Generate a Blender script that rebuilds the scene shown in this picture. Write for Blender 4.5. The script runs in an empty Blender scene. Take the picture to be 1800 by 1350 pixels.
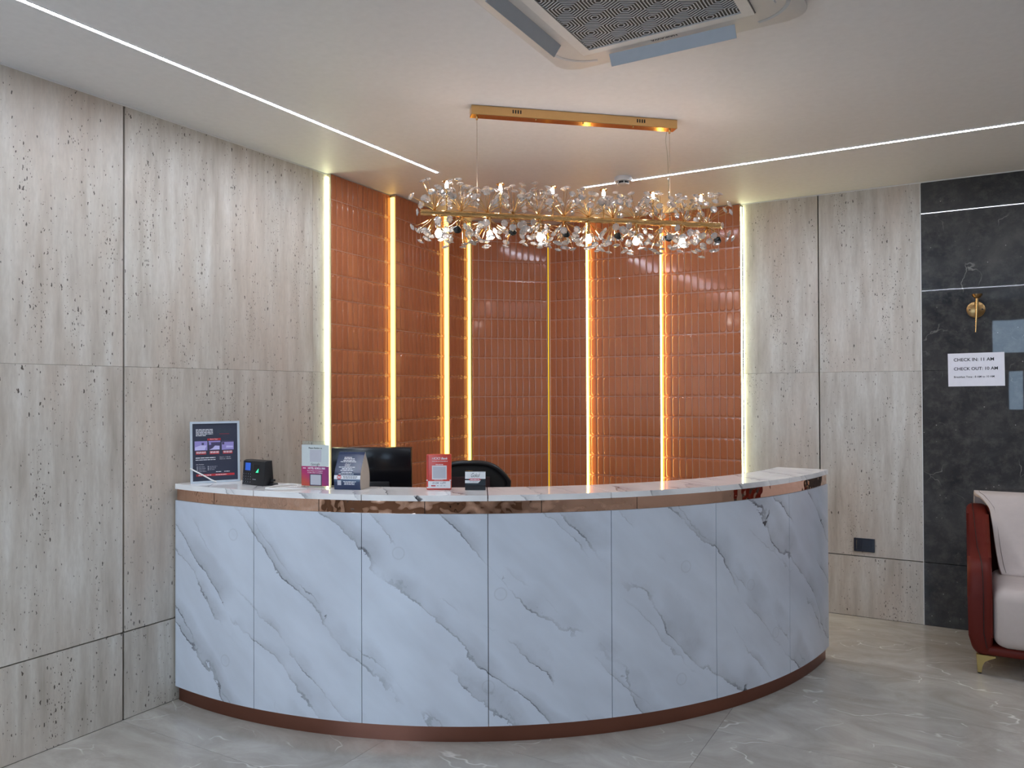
import bpy, bmesh, math, random
from mathutils import Vector, Matrix
R = math.radians
rnd = random.Random(7)
S = bpy.context.scene
COL = S.collection
ZC = 2.797                      # ceiling height

# ------------------------------------------------------------------ camera
cam = bpy.data.cameras.new('camera')
cam.sensor_width = 36.0
cam.lens = 1366.29 / 1800 * 36
cam.clip_start = 0.05
camo = bpy.data.objects.new('camera', cam)
COL.objects.link(camo)
fw = Vector((-0.50068679, 0.86557108, 0.00997205))
rt = Vector((0.86558689, 0.50074247, -0.00403931))
up = Vector((0.00848974, -0.00660925, 0.99994212))
m = Matrix.Identity(4)
for i in range(3):
    m[i][0], m[i][1], m[i][2] = rt[i], up[i], -fw[i]
m[0][3], m[1][3], m[2][3] = 3.29820, -5.55162, 1.48
camo.matrix_world = m
S.camera = camo

# ------------------------------------------------------------------ world, exposure, daylight
S.view_settings.view_transform = 'Standard'
S.view_settings.look = 'None'
S.view_settings.gamma = 1.0
S.view_settings.use_curve_mapping = False
S.view_settings.exposure = 0.65
w = bpy.data.worlds.new('sky'); S.world = w
w.use_nodes = True
bg = w.node_tree.nodes['Background']
bg.inputs[0].default_value = (0.62, 0.78, 1.0, 1)
bg.inputs[1].default_value = 0.9
try:
    S.cycles.max_bounces = 8
    S.cycles.diffuse_bounces = 4
    S.cycles.glossy_bounces = 4
    S.cycles.transmission_bounces = 6
    S.cycles.transparent_max_bounces = 8
    S.cycles.caustics_reflective = False
    S.cycles.caustics_refractive = False
    S.cycles.sample_clamp_indirect = 4.0
    S.cycles.use_denoising = True
except Exception:
    pass

def area(name, loc, rot, sx, sy, power, col):
    l = bpy.data.lights.new(name, 'AREA')
    l.shape = 'RECTANGLE'; l.size = sx; l.size_y = sy
    l.energy = power; l.color = col
    o = bpy.data.objects.new(name, l); COL.objects.link(o)
    o.location = loc; o.rotation_euler = rot
    return o
DAY = (0.52, 0.74, 1.0)
area('daylight_shopfront', (1.55, -8.5, 1.5), (R(90), 0, 0), 2.4, 2.0, 56, DAY)
area('daylight_door', (3.98, -8.5, 1.85), (R(90), 0, 0), 0.6, 1.4, 7, DAY)
LED_COOL = (0.80, 0.865, 1.0)
LED_E = 82.0
STRIP_E = 5.0
BULB_W = 9.4
UPBULB_W = 0.45

# ------------------------------------------------------------------ shader helpers
class NT:
    def __init__(s, name):
        s.m = bpy.data.materials.new(name); s.m.use_nodes = True
        s.t = s.m.node_tree
        s.b = s.t.nodes['Principled BSDF']
    def n(s, typ, ins=None, out=0, **props):
        nd = s.t.nodes.new('ShaderNode' + typ)
        for k, v in props.items():
            setattr(nd, k, v)
        for k, v in (ins or {}).items():
            s.put(nd.inputs[k], v)
        return nd.outputs[out]
    def put(s, sock, v):
        if hasattr(v, 'is_output') or isinstance(v, bpy.types.NodeSocket):
            s.t.links.new(v, sock)
        else:
            if sock.type == 'RGBA' and len(v) == 3: v = (*v, 1)
            sock.default_value = v
    def math(s, op, a, b=0.0, c=None, clamp=False):
        ins = {0: a, 1: b}
        if c is not None: ins[2] = c
        return s.n('Math', ins, operation=op, use_clamp=clamp)
    def ramp(s, f, stops, interp='LINEAR'):
        nd = s.t.nodes.new('ShaderNodeValToRGB')
        cr = nd.color_ramp; cr.interpolation = interp
        while len(cr.elements) < len(stops): cr.elements.new(0.5)
        for e, (p, c) in zip(cr.elements, stops):
            e.position = p
            if not hasattr(c, '__len__'): c = (c, c, c)
            e.color = (*c, 1) if len(c) == 3 else c
        s.put(nd.inputs[0], f)
        return nd.outputs[0]
    def mix(s, f, a, b, mode='MIX'):
        nd = s.t.nodes.new('ShaderNodeMix'); nd.data_type = 'RGBA'; nd.blend_type = mode
        s.put(nd.inputs[0], f); s.put(nd.inputs[6], a); s.put(nd.inputs[7], b)
        return nd.outputs[2]
    def comb(s, x, y, z):
        return s.n('CombineXYZ', {0: x, 1: y, 2: z})
    def noise(s, vec, scale, detail=3.0, rough=0.55, out=0, dist=0.0):
        return s.n('TexNoise', {'Vector': vec, 'Scale': scale, 'Detail': detail, 'Roughness': rough, 'Distortion': dist}, out)
    def set(s, **kw):
        for k, v in kw.items():
            s.put(s.b.inputs[k.replace('_', ' ')], v)
        return s
    def bump(s, h, strength=0.2, dist=0.01):
        s.put(s.b.inputs['Normal'], s.n('Bump', {'Strength': strength, 'Distance': dist, 'Height': h}))

MATS = {}
def plain(name, col, rough=0.5, metal=0.0, emit=None, es=0.0, bumpn=None, **kw):
    t = NT(name)
    t.set(Base_Color=col, Roughness=rough, Metallic=metal)
    for k, v in kw.items(): t.set(**{k: v})
    # slight mottling so that every surface is procedural
    pos = t.n('TexCoord', out=3)
    nz = t.noise(pos, 30.0, 2.0)
    c2 = tuple(max(0, x * 0.9) for x in col)
    t.set(Base_Color=t.mix(nz, col, c2))
    if emit is not None:
        t.set(Emission_Color=emit, Emission_Strength=es)
    if bumpn:
        t.bump(t.noise(pos, bumpn[0], 3.0), bumpn[1], bumpn[2])
    MATS[name] = t.m
    return t.m

def emitter(name, col, strength):
    t = NT(name)
    t.set(Base_Color=(0.02, 0.02, 0.02), Emission_Color=col, Emission_Strength=strength)
    MATS[name] = t.m
    return t.m

def mat_travertine():
    t = NT('travertine')
    geo = t.n('NewGeometry', out=0)
    sx = t.t.nodes.new('ShaderNodeSeparateXYZ'); t.t.links.new(geo, sx.inputs[0])
    x, y, z = sx.outputs
    rd = t.n('ObjectInfo', out=5)
    u = t.math('ADD', t.math('ADD', x, y), t.math('MULTIPLY', rd, 7.3))
    zz = t.math('ADD', z, t.math('MULTIPLY', rd, 31.0))
    streak = t.noise(t.comb(u, t.math('MULTIPLY', zz, 0.11), 0.0), 16.0, 4.0, 0.6)
    broad = t.noise(t.comb(u, t.math('MULTIPLY', zz, 0.3), 4.0), 3.2, 3.0, 0.5)
    fine = t.noise(t.comb(u, t.math('MULTIPLY', zz, 0.25), 9.0), 90.0, 2.0, 0.6)
    c = t.ramp(streak, [(0.28, (0.40, 0.355, 0.295)), (0.44, (0.53, 0.485, 0.42)), (0.58, (0.61, 0.575, 0.51)), (0.75, (0.70, 0.675, 0.62))])
    c = t.mix(t.math('MULTIPLY', t.ramp(broad, [(0.45, 0.0), (0.72, 1.0)]), 0.45), c, (0.60, 0.47, 0.37))
    c = t.mix(t.ramp(fine, [(0.35, 0.22), (0.6, 0.0)]), c, (0.40, 0.355, 0.31))
    # pits: short vertical holes gathered in columns
    colm = t.noise(t.comb(u, t.math('MULTIPLY', zz, 0.16), 2.0), 9.0, 3.0, 0.6)
    patch = t.noise(t.comb(u, t.math('MULTIPLY', zz, 0.5), 6.0), 2.6, 2.0, 0.5)
    dens = t.math('MULTIPLY', t.ramp(colm, [(0.42, 0.02), (0.54, 0.14), (0.68, 0.60)]), t.ramp(patch, [(0.3, 0.35), (0.6, 1.0)]))
    wn_ = t.noise(t.comb(u, zz, 7.0), 75.0, 2.0, 0.6)
    uu = t.math('ADD', u, t.math('MULTIPLY', t.math('SUBTRACT', wn_, 0.5), 0.011))
    def pits(scale, stretch, r0, r1, off):
        vo = t.t.nodes.new('ShaderNodeTexVoronoi'); vo.feature = 'F1'; vo.voronoi_dimensions = '2D'
        t.put(vo.inputs['Vector'], t.comb(uu, t.math('MULTIPLY', t.math('ADD', zz, off), stretch), 0.0))
        vo.inputs['Scale'].default_value = scale
        sc = t.t.nodes.new('ShaderNodeSeparateColor'); t.t.links.new(vo.outputs['Color'], sc.inputs[0])
        rr = t.math('ADD', r0, t.math('MULTIPLY', t.math('POWER', sc.outputs[1], 2.5), r1))
        return t.math('MULTIPLY', t.math('LESS_THAN', vo.outputs['Distance'], rr), t.math('LESS_THAN', sc.outputs[0], dens))
    p = t.math('MAXIMUM', pits(70.0, 0.30, 0.07, 0.15, 0.0), pits(128.0, 0.38, 0.10, 0.17, 3.7))
    c = t.mix(t.math('MULTIPLY', p, 0.95), c, (0.075, 0.06, 0.048))
    t.set(Base_Color=c, Roughness=0.42)
    t.b.inputs['Specular IOR Level'].default_value = 0.35
    MATS['travertine'] = t.m

def mat_marble(name, tint=(0.64, 0.69, 0.77), rough=0.16):
    t = NT(name)
    uv = t.n('UVMap', out=0)
    s = t.t.nodes.new('ShaderNodeSeparateXYZ'); t.t.links.new(uv, s.inputs[0])
    u, v = s.outputs[0], s.outputs[1]
    a = R(43)
    c = t.math('ADD', t.math('MULTIPLY', u, math.sin(a)), t.math('MULTIPLY', v, math.cos(a)))
    l = t.math('SUBTRACT', t.math('MULTIPLY', u, math.cos(a)), t.math('MULTIPLY', v, math.sin(a)))
    base = tint
    col = base
    cols = None
    def layer(freq, off, warp, seed, lo, hi, soft):
        n1 = t.noise(t.comb(t.math('MULTIPLY', l, 0.9), t.math('MULTIPLY', c, 2.2), seed), 2.0, 2.0, 0.5)
        n2 = t.noise(t.comb(l, c, seed + 3.0), 22.0, 4.0, 0.65)
        cc = t.math('ADD', c, t.math('MULTIPLY', t.math('SUBTRACT', n1, 0.5), warp))
        cc = t.math('ADD', cc, t.math('MULTIPLY', t.math('SUBTRACT', n2, 0.5), 0.05))
        f = t.math('FRACT', t.math('ADD', t.math('MULTIPLY', cc, freq), off))
        msk = t.ramp(t.noise(t.comb(t.math('MULTIPLY', l, 1.6), t.math('MULTIPLY', c, 1.6), seed + 8.0), 1.9, 2.0), [(lo, 0.0), (hi, 1.0)])
        body = t.ramp(f, [(0.0, 0.60), (0.04, 0.46), (0.14, 0.30), (soft, 0.0), (1.0, 0.0)], 'EASE')
        line = t.ramp(f, [(0.0, 1.0), (0.016, 0.85), (0.03, 0.0), (1.0, 0.0)])
        lm = t.ramp(t.noise(t.comb(t.math('MULTIPLY', l, 3.0), t.math('MULTIPLY', c, 2.0), seed + 15.0), 2.6, 2.0), [(0.40, 0.12), (0.62, 1.0)])
        return t.math('MULTIPLY', body, msk), t.math('MULTIPLY', t.math('MULTIPLY', line, lm), msk), f, msk
    b1, l1, f1, m1 = layer(2.9, 0.1, 0.30, 1.0, 0.36, 0.60, 0.40)
    b2, l2, f2, m2 = layer(4.3, 0.45, 0.26, 21.0, 0.46, 0.64, 0.36)
    cloud = t.ramp(t.noise(t.comb(t.math('MULTIPLY', l, 0.8), t.math('MULTIPLY', c, 2.0), 5.0), 3.0, 3.0), [(0.35, 0.0), (0.75, 0.22)])
    body = t.math('MAXIMUM', t.math('MAXIMUM', b1, t.math('MULTIPLY', b2, 0.8)), cloud)
    col = t.mix(body, base, (0.26, 0.265, 0.285))
    col = t.mix(t.math('MULTIPLY', t.math('MAXIMUM', l1, l2), 0.85), col, (0.10, 0.10, 0.115))
    # black ink patches against the sharp edge of a vein
    ink = t.math('MULTIPLY', t.ramp(f1, [(0.0, 1.0), (0.07, 0.8), (0.10, 0.0), (1.0, 0.0)]),
                 t.ramp(t.noise(t.comb(t.math('MULTIPLY', l, 2.4), c, 33.0), 3.4, 4.0, 0.6), [(0.645, 0.0), (0.665, 1.0)]))
    col = t.mix(ink, col, (0.03, 0.03, 0.037))
    # small pale ring-shaped curls scattered along the veins
    vo = t.t.nodes.new('ShaderNodeTexVoronoi'); vo.feature = 'F1'; vo.voronoi_dimensions = '2D'
    t.put(vo.inputs['Vector'], t.comb(u, v, 0.0)); vo.inputs['Scale'].default_value = 2.3
    dd = vo.outputs['Distance']
    rg = t.ramp(dd, [(0.0, 0.25), (0.040, 0.10), (0.052, 0.15), (0.058, 1.0), (0.066, 0.1), (0.074, 0.0)])
    pick = t.math('GREATER_THAN', t.n('SeparateColor', {0: vo.outputs['Color']}), 0.40)
    col = t.mix(t.math('MULTIPLY', t.math('MULTIPLY', rg, pick), 0.32), col, (0.33, 0.335, 0.355))
    t.set(Base_Color=col, Roughness=rough)
    MATS[name] = t.m

def mat_floor():
    t = NT('floor_stone')
    geo = t.n('NewGeometry', out=0)
    rd = t.n('ObjectInfo', out=5)
    off = t.comb(t.math('MULTIPLY', rd, 13.0), t.math('MULTIPLY', rd, 29.0), 0.0)
    p = t.n('VectorMath', {0: geo, 1: off}, operation='ADD')
    mp = t.n('Mapping', {'Vector': p, 'Rotation': (0, 0, R(-28)), 'Scale': (1.0, 1.7, 1)})
    a = t.noise(mp, 2.4, 6.0, 0.65, dist=1.2)
    b = t.noise(mp, 9.0, 4.0, 0.6)
    c = t.ramp(a, [(0.3, (0.33, 0.30, 0.262)), (0.5, (0.42, 0.388, 0.345)), (0.7, (0.52, 0.488, 0.442))])
    c = t.mix(t.math('MULTIPLY', b, 0.35), c, (0.31, 0.285, 0.258))
    wv = t.n('TexVoronoi', {'Vector': t.n('VectorMath', {0: mp, 1: t.n('VectorMath', {0: t.noise(mp, 2.0, 3.0, out=1), 1: (0.6, 0.6, 0.6)}, operation='MULTIPLY')}, operation='ADD'), 'Scale': 2.6}, 0, feature='DISTANCE_TO_EDGE')
    vein = t.math('MULTIPLY', t.ramp(wv, [(0.0, 1.0), (0.008, 0.5), (0.016, 0.0)]), t.ramp(t.noise(mp, 3.2, 3.0), [(0.50, 0.0), (0.62, 1.0)]))
    c = t.mix(t.math('MULTIPLY', vein, 0.75), c, (0.80, 0.77, 0.72))
    t.set(Base_Color=c, Roughness=t.math('ADD', 0.10, t.math('MULTIPLY', b, 0.10)))
    t.bump(t.noise(geo, 2.5, 2.0), 0.05, 0.02)
    MATS['floor_stone'] = t.m

def mat_dark_marble():
    t = NT('dark_marble')
    geo = t.n('NewGeometry', out=0)
    a = t.noise(geo, 2.3, 6.0, 0.65, dist=0.8)
    b = t.noise(geo, 14.0, 5.0, 0.7)
    c = t.ramp(a, [(0.3, (0.026, 0.027, 0.030)), (0.55, (0.054, 0.054, 0.055)), (0.75, (0.095, 0.092, 0.086))])
    c = t.mix(t.ramp(b, [(0.46, 0.0), (0.72, 0.65)]), c, (0.115, 0.110, 0.102))
    wp = t.n('VectorMath', {0: geo, 1: t.n('VectorMath', {0: t.noise(geo, 3.0, 4.0, out=1), 1: (0.5, 0.5, 0.5)}, operation='MULTIPLY')}, operation='ADD')
    v = t.n('TexVoronoi', {'Vector': wp, 'Scale': 2.6}, 0, feature='DISTANCE_TO_EDGE')
    vm = t.math('MULTIPLY', t.ramp(v, [(0.0, 1.0), (0.006, 0.6), (0.012, 0.0)]), t.ramp(t.noise(geo, 3.7, 3.0), [(0.55, 0.0), (0.66, 1.0)]))
    c = t.mix(t.math('MULTIPLY', vm, 0.8), c, (0.26, 0.25, 0.23))
    sp = t.n('TexVoronoi', {'Vector': geo, 'Scale': 30.0}, 0, feature='F1')
    c = t.mix(t.math('MULTIPLY', t.math('LESS_THAN', sp, 0.09), t.math('GREATER_THAN', b, 0.55)), c, (0.32, 0.31, 0.29))
    t.set(Base_Color=c, Roughness=0.018)
    t.bump(t.noise(geo, 2.2, 2.0), 0.02, 0.01)
    MATS['dark_marble'] = t.m

def mat_tile():
    t = NT('brown_glaze')
    rd = t.n('ObjectInfo', out=5)
    pos = t.n('TexCoord', out=3)
    c = t.mix(rd, (0.46, 0.155, 0.066), (0.51, 0.180, 0.080))
    c = t.mix(t.math('MULTIPLY', t.noise(pos, 9.0, 2.0), 0.3), c, (0.31, 0.105, 0.05))
    t.set(Base_Color=c, Roughness=0.09)
    t.b.inputs['Specular IOR Level'].default_value = 0.4
    MATS['brown_glaze'] = t.m

def mat_copper(name, col, rough, wave):
    t = NT(name)
    geo = t.n('NewGeometry', out=0)
    t.set(Base_Color=t.mix(t.noise(geo, 6.0, 2.0), col, tuple(x * 0.82 for x in col)), Metallic=1.0, Roughness=rough)
    if wave: t.bump(t.noise(geo, 8.0, 2.0), wave, 0.02)
    MATS[name] = t.m

def mat_crystal():
    t = NT('crystal')
    rd = t.n('ObjectInfo', out=5)
    tint = t.mix(rd, (1.0, 0.95, 0.91), (0.96, 0.97, 1.0))
    gl = t.n('BsdfGlass', {'Color': tint, 'Roughness': 0.0, 'IOR': 1.6})
    tr = t.n('BsdfTransparent', {'Color': tint})
    a = t.n('MixShader', {0: 0.45, 1: gl, 2: tr})
    df = t.n('BsdfDiffuse', {'Color': tint})
    tl = t.n('BsdfTranslucent', {'Color': tint})
    d = t.n('MixShader', {0: 0.5, 1: df, 2: tl})
    bmix = t.n('MixShader', {0: 0.31, 1: a, 2: d})
    gs = t.n('BsdfGlossy', {'Color': (1, 1, 1), 'Roughness': 0.02})
    fr = t.n('LayerWeight', {'Blend': 0.35}, 0)
    o = t.n('MixShader', {0: fr, 1: bmix, 2: gs})
    t.t.links.new(o, t.t.nodes['Material Output'].inputs[0])
    MATS['crystal'] = t.m

def mat_pane(name, tint, k):
    t = NT(name)
    tr = t.n('BsdfTransparent', {'Color': tint})
    gl = t.n('BsdfGlossy', {'Color': (1, 1, 1), 'Roughness': 0.02})
    fr = t.n('Fresnel', {'IOR': 1.45})
    mx = t.n('MixShader', {0: t.math('ADD', t.math('MULTIPLY', fr, 0.9), k), 1: tr, 2: gl})
    t.t.links.new(mx, t.t.nodes['Material Output'].inputs[0])
    MATS[name] = t.m

mat_travertine(); mat_floor(); mat_dark_marble(); mat_tile(); mat_crystal()
mat_marble('marble'); mat_marble('marble_top', (0.95, 0.93, 0.91), 0.06)
mat_copper('copper_mirror', (0.86, 0.56, 0.43), 0.03, 0.42)
mat_copper('copper_kick', (0.31, 0.135, 0.095), 0.30, 0.05)
mat_copper('gold', (0.86, 0.55, 0.24), 0.12, 0)
mat_copper('brass_dark', (0.34, 0.21, 0.09), 0.28, 0)
mat_pane('clear_glass', (0.97, 0.98, 0.98), 0.02)
mat_pane('acrylic', (0.90, 0.93, 0.90), 0.05)
plain('ceiling_paint', (0.79, 0.785, 0.79), 0.55)
plain('wall_paint', (0.46, 0.43, 0.40), 0.6)
plain('grout', (0.62, 0.47, 0.40), 0.7)
plain('joint_black', (0.012, 0.011, 0.010), 0.6)
plain('seam_dark', (0.05, 0.05, 0.055), 0.6)
plain('floor_grout', (0.16, 0.15, 0.135), 0.7)
plain('white_trim', (0.78, 0.77, 0.75), 0.4)
plain('metal_edge', (0.42, 0.36, 0.29), 0.35, 0.7)
plain('white_plastic', (0.66, 0.64, 0.62), 0.4)
plain('ac_flap', (0.46, 0.49, 0.53), 0.4)
plain('black_plastic', (0.012, 0.012, 0.014), 0.38)
plain('black_gloss', (0.008, 0.008, 0.011), 0.16)
plain('socket_black', (0.012, 0.014, 0.028), 0.3)
plain('black_mesh', (0.014, 0.013, 0.013), 0.8, bumpn=(400, 0.3, 0.002))
plain('chair_red', (0.035, 0.012, 0.013), 0.8)
plain('leather', (0.120, 0.0145, 0.0085), 0.5, bumpn=(260, 0.12, 0.002), Specular_IOR_Level=0.2)
plain('leather_seam', (0.03, 0.008, 0.006), 0.6)
plain('cream_fabric', (0.56, 0.475, 0.43), 0.62, bumpn=(9, 0.12, 0.02))
plain('fabric_seam', (0.22, 0.18, 0.16), 0.8)
plain('paper', (0.88, 0.86, 0.90), 0.7)
plain('ink', (0.010, 0.010, 0.016), 0.6)
plain('white_print', (0.85, 0.85, 0.88), 0.5)
plain('navy_print', (0.040, 0.046, 0.075), 0.28)  # lighter navy: the reflection on the poster's glass is put into the colour
plain('navy_card', (0.016, 0.032, 0.085), 0.2)
plain('red_print', (0.50, 0.035, 0.045), 0.4)
plain('red_plastic', (0.62, 0.055, 0.035), 0.35)
plain('pale_print', (0.60, 0.65, 0.64), 0.4)
plain('code_plate', (0.50, 0.50, 0.55), 0.45)
plain('code_white', (0.78, 0.78, 0.79), 0.45)
plain('magenta', (0.42, 0.020, 0.115), 0.4)
plain('silver_frame', (0.66, 0.74, 0.82), 0.3, 0.3)
plain('strap_white', (0.88, 0.87, 0.85), 0.45)
plain('card_inside', (0.52, 0.47, 0.41), 0.7)
plain('grey_print', (0.30, 0.31, 0.36), 0.5)
plain('dark_green_print', (0.045, 0.075, 0.085), 0.5)
plain('photo_print', (0.34, 0.29, 0.62), 0.4)
plain('photo_dark', (0.075, 0.065, 0.14), 0.4)
plain('photo_light', (0.60, 0.56, 0.86), 0.4)
plain('desk_board', (0.20, 0.15, 0.11), 0.5)
plain('smoked_glass', (0.020, 0.018, 0.015), 0.12)
emitter('led_cool', LED_COOL, LED_E)
emitter('led_warm', (1.0, 0.62, 0.13), STRIP_E * 0.62)
emitter('led_white', (0.95, 1.0, 0.60), STRIP_E * 3.4)
emitter('led_warm_bright', (1.0, 0.64, 0.18), STRIP_E * 3.4)
emitter('led_warm_dim', (1.0, 0.42, 0.02), STRIP_E * 0.25)
emitter('fill_panel_glow', (0.97, 0.98, 1.0), 21.0)
emitter('bulb_glow', (1.0, 0.93, 0.86), 60.0)
emitter('screen_blue', (0.02, 0.13, 0.75), 0.5)
emitter('sensor_green', (0.05, 0.95, 0.42), 0.9)
def mat_gradient():
    t = NT('poster_gradient')
    uv = t.n('TexCoord', out=3)
    s = t.t.nodes.new('ShaderNodeSeparateXYZ'); t.t.links.new(uv, s.inputs[0])
    c = t.ramp(t.math('ADD', t.math('MULTIPLY', s.outputs[0], 3.0), 0.5), [(0.2, (0.45, 0.02, 0.12)), (0.6, (0.30, 0.02, 0.14)), (0.95, (0.09, 0.03, 0.16))])
    lo = t.ramp(t.math('SUBTRACT', 1.0, t.math('ADD', t.math('MULTIPLY', s.outputs[2], 14.0), t.math('ADD', t.math('MULTIPLY', s.outputs[0], 6.0), 0.0))), [(0.4, 0.0), (1.0, 1.0)])
    c = t.mix(lo, c, (0.48, 0.07, 0.04))
    t.set(Base_Color=c, Roughness=0.4)
    MATS['poster_gradient'] = t.m
mat_gradient()

# ------------------------------------------------------------------ object helpers
def link(o): COL.objects.link(o); return o
def tag(o, label=None, cat=None, group=None, kind=None):
    if label: o['label'] = label
    if cat: o['category'] = cat
    if group: o['group'] = group
    if kind: o['kind'] = kind
    return o
def thing(name, label, cat, loc=(0, 0, 0), rz=0.0, group=None, rx=0.0):
    o = link(bpy.data.objects.new(name, None))
    o.empty_display_size = 0.1
    o.location = loc; o.rotation_euler = (rx, 0, rz)
    return tag(o, label, cat, group)
def mesh_of(bm, name, mat, smooth=None):
    bmesh.ops.recalc_face_normals(bm, faces=bm.faces)
    me = bpy.data.meshes.new(name)
    bm.to_mesh(me); bm.free()
    me.materials.append(MATS[mat])
    if smooth is not None:
        for p in me.polygons: p.use_smooth = True
        if smooth < 180:
            try: me.set_sharp_from_angle(angle=R(smooth))
            except Exception: pass
    return me
def put(name, me, parent=None, loc=(0, 0, 0), rot=(0, 0, 0), kind=None):
    o = link(bpy.data.objects.new(name, me))
    o.location = loc; o.rotation_euler = rot
    if parent is not None: o.parent = parent
    if kind: o['kind'] = kind
    return o
def obj(name, bm, mat, parent=None, smooth=None, loc=(0, 0, 0), rot=(0, 0, 0), kind=None):
    return put(name, mesh_of(bm, name, mat, smooth), parent, loc, rot, kind)
def NB(): return bmesh.new()
def box(bm, x0, x1, y0, y1, z0, z1, bev=0.0, seg=2):
    vs = [bm.verts.new(p) for p in ((x0, y0, z0), (x1, y0, z0), (x1, y1, z0), (x0, y1, z0), (x0, y0, z1), (x1, y0, z1), (x1, y1, z1), (x0, y1, z1))]
    fs = [bm.faces.new([vs[i] for i in q]) for q in ((3, 2, 1, 0), (4, 5, 6, 7), (0, 1, 5, 4), (1, 2, 6, 5), (2, 3, 7, 6), (3, 0, 4, 7))]
    if bev > 0:
        es = list({e for f in fs for e in f.edges})
        bmesh.ops.bevel(bm, geom=es, offset=bev, segments=seg, affect='EDGES', profile=0.5)
    return bm
def bx(*a, **k): return box(NB(), *a, **k)
def prism(bm, pts, axis, a, b, bev=0.0, seg=2):
    """polygon pts in the two other axes, extruded along axis from a to b"""
    def mk(p, t):
        if axis == 'x': return (t, p[0], p[1])
        if axis == 'y': return (p[0], t, p[1])
        return (p[0], p[1], t)
    A = [bm.verts.new(mk(p, a)) for p in pts]; B = [bm.verts.new(mk(p, b)) for p in pts]
    n = len(pts)
    fs = [bm.faces.new(A[::-1]), bm.faces.new(B)]
    for i in range(n):
        fs.append(bm.faces.new((A[i], A[(i + 1) % n], B[(i + 1) % n], B[i])))
    if bev > 0:
        es = list(set(list(fs[0].edges) + list(fs[1].edges)))
        bmesh.ops.bevel(bm, geom=es, offset=bev, segments=seg, affect='EDGES', profile=0.5)
    return bm
def lathe(bm, prof, n=24, c=(0, 0, 0)):
    rings = []
    for r, z in prof:
        if r < 1e-6: rings.append([bm.verts.new((c[0], c[1], c[2] + z))])
        else: rings.append([bm.verts.new((c[0] + r * math.cos(2 * math.pi * i / n), c[1] + r * math.sin(2 * math.pi * i / n), c[2] + z)) for i in range(n)])
    for a, b in zip(rings, rings[1:]):
        for i in range(n):
            j = (i + 1) % n
            if len(a) == 1 and len(b) == 1: continue
            if len(a) == 1: bm.faces.new((a[0], b[i], b[j]))
            elif len(b) == 1: bm.faces.new((a[i], a[j], b[0]))
            else: bm.faces.new((a[i], a[j], b[j], b[i]))
    for r_ in (rings[0], rings[-1]):
        if len(r_) > 1: bm.faces.new(r_)
    return bm
def tube(bm, pts, r, n=6, r1=None, caps=True):
    pts = [Vector(p) for p in pts]
    prev = None; rings = []
    t0 = (pts[1] - pts[0]).normalized()
    ref = Vector((0, 0, 1)) if abs(t0.z) < 0.9 else Vector((1, 0, 0))
    x = t0.cross(ref).normalized()
    for i, p in enumerate(pts):
        t = (pts[min(i + 1, len(pts) - 1)] - pts[max(i - 1, 0)]).normalized()
        x = (x - t * x.dot(t)).normalized()
        y = t.cross(x)
        rr = r if r1 is None else r + (r1 - r) * i / (len(pts) - 1)
        rings.append([bm.verts.new(p + (x * math.cos(2 * math.pi * k / n) + y * math.sin(2 * math.pi * k / n)) * rr) for k in range(n)])
    for a, b in zip(rings, rings[1:]):
        for k in range(n):
            bm.faces.new((a[k], a[(k + 1) % n], b[(k + 1) % n], b[k]))
    if caps:
        bm.faces.new(rings[0][::-1]); bm.faces.new(rings[-1])
    return bm
def sweep(pts, r, n=6, steps=8):
    """smooth Catmull-Rom through pts -> tube"""
    P = [Vector(p) for p in pts]; out = []
    for i in range(len(P) - 1):
        p0, p1, p2, p3 = P[max(i - 1, 0)], P[i], P[i + 1], P[min(i + 2, len(P) - 1)]
        for k in range(steps):
            t = k / steps
            out.append(0.5 * ((2 * p1) + (p2 - p0) * t + (2 * p0 - 5 * p1 + 4 * p2 - p3) * t * t + (3 * p1 - p0 - 3 * p2 + p3) * t ** 3))
    out.append(P[-1])
    return tube(NB(), out, r, n)
def text(s, parent, cx, cz, width, mat, y=-0.001, shear=0.0, bold=0.0, height=None, align='CENTER', name='lettering', spacing=1.0):
    """flat print standing in the local x-z plane, facing -y"""
    cu = bpy.data.curves.new('txt', 'FONT')
    cu.body = s; cu.size = 1.0; cu.shear = shear; cu.offset = bold; cu.space_character = spacing
    cu.resolution_u = 3
    tmp = link(bpy.data.objects.new('txt', cu))
    bpy.context.view_layer.update()
    me = bpy.data.meshes.new_from_object(tmp.evaluated_get(bpy.context.evaluated_depsgraph_get()))
    bpy.data.objects.remove(tmp); bpy.data.curves.remove(cu)
    xs = [v.co.x for v in me.vertices]; ys = [v.co.y for v in me.vertices]
    k = width / (max(xs) - min(xs))
    ky = k if height is None else height / (max(ys) - min(ys))
    mx = (max(xs) + min(xs)) / 2 if align == 'CENTER' else min(xs)
    my = (max(ys) + min(ys)) / 2
    for v in me.vertices:
        v.co = Vector((cx + (v.co.x - mx) * k, y, cz + (v.co.y - my) * ky))
    me.materials.clear(); me.materials.append(MATS[mat])
    me.name = name
    return put(name, me, parent)
def card(x0, x1, z0, z1, y=-0.0008, th=0.0006):
    return bx(x0, x1, y, y + th, z0, z1)
def dashes(parent, lines, mat, y=-0.001, name='print_lines', seed=1):
    """small unreadable print: rows of short word-length strokes; lines = (x0, x1, z, h)"""
    r = random.Random(seed); bm = NB()
    for x0, x1, z, h in lines:
        x = x0
        while x < x1:
            wl = min(r.uniform(2.2, 6.0) * h, x1 - x)
            if wl > h * 0.8: box(bm, x, x + wl, y, y + 0.0004, z - h / 2, z + h / 2)
            x += wl + h * 0.7
    return obj(name, bm, mat, parent, kind='stuff')

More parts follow.
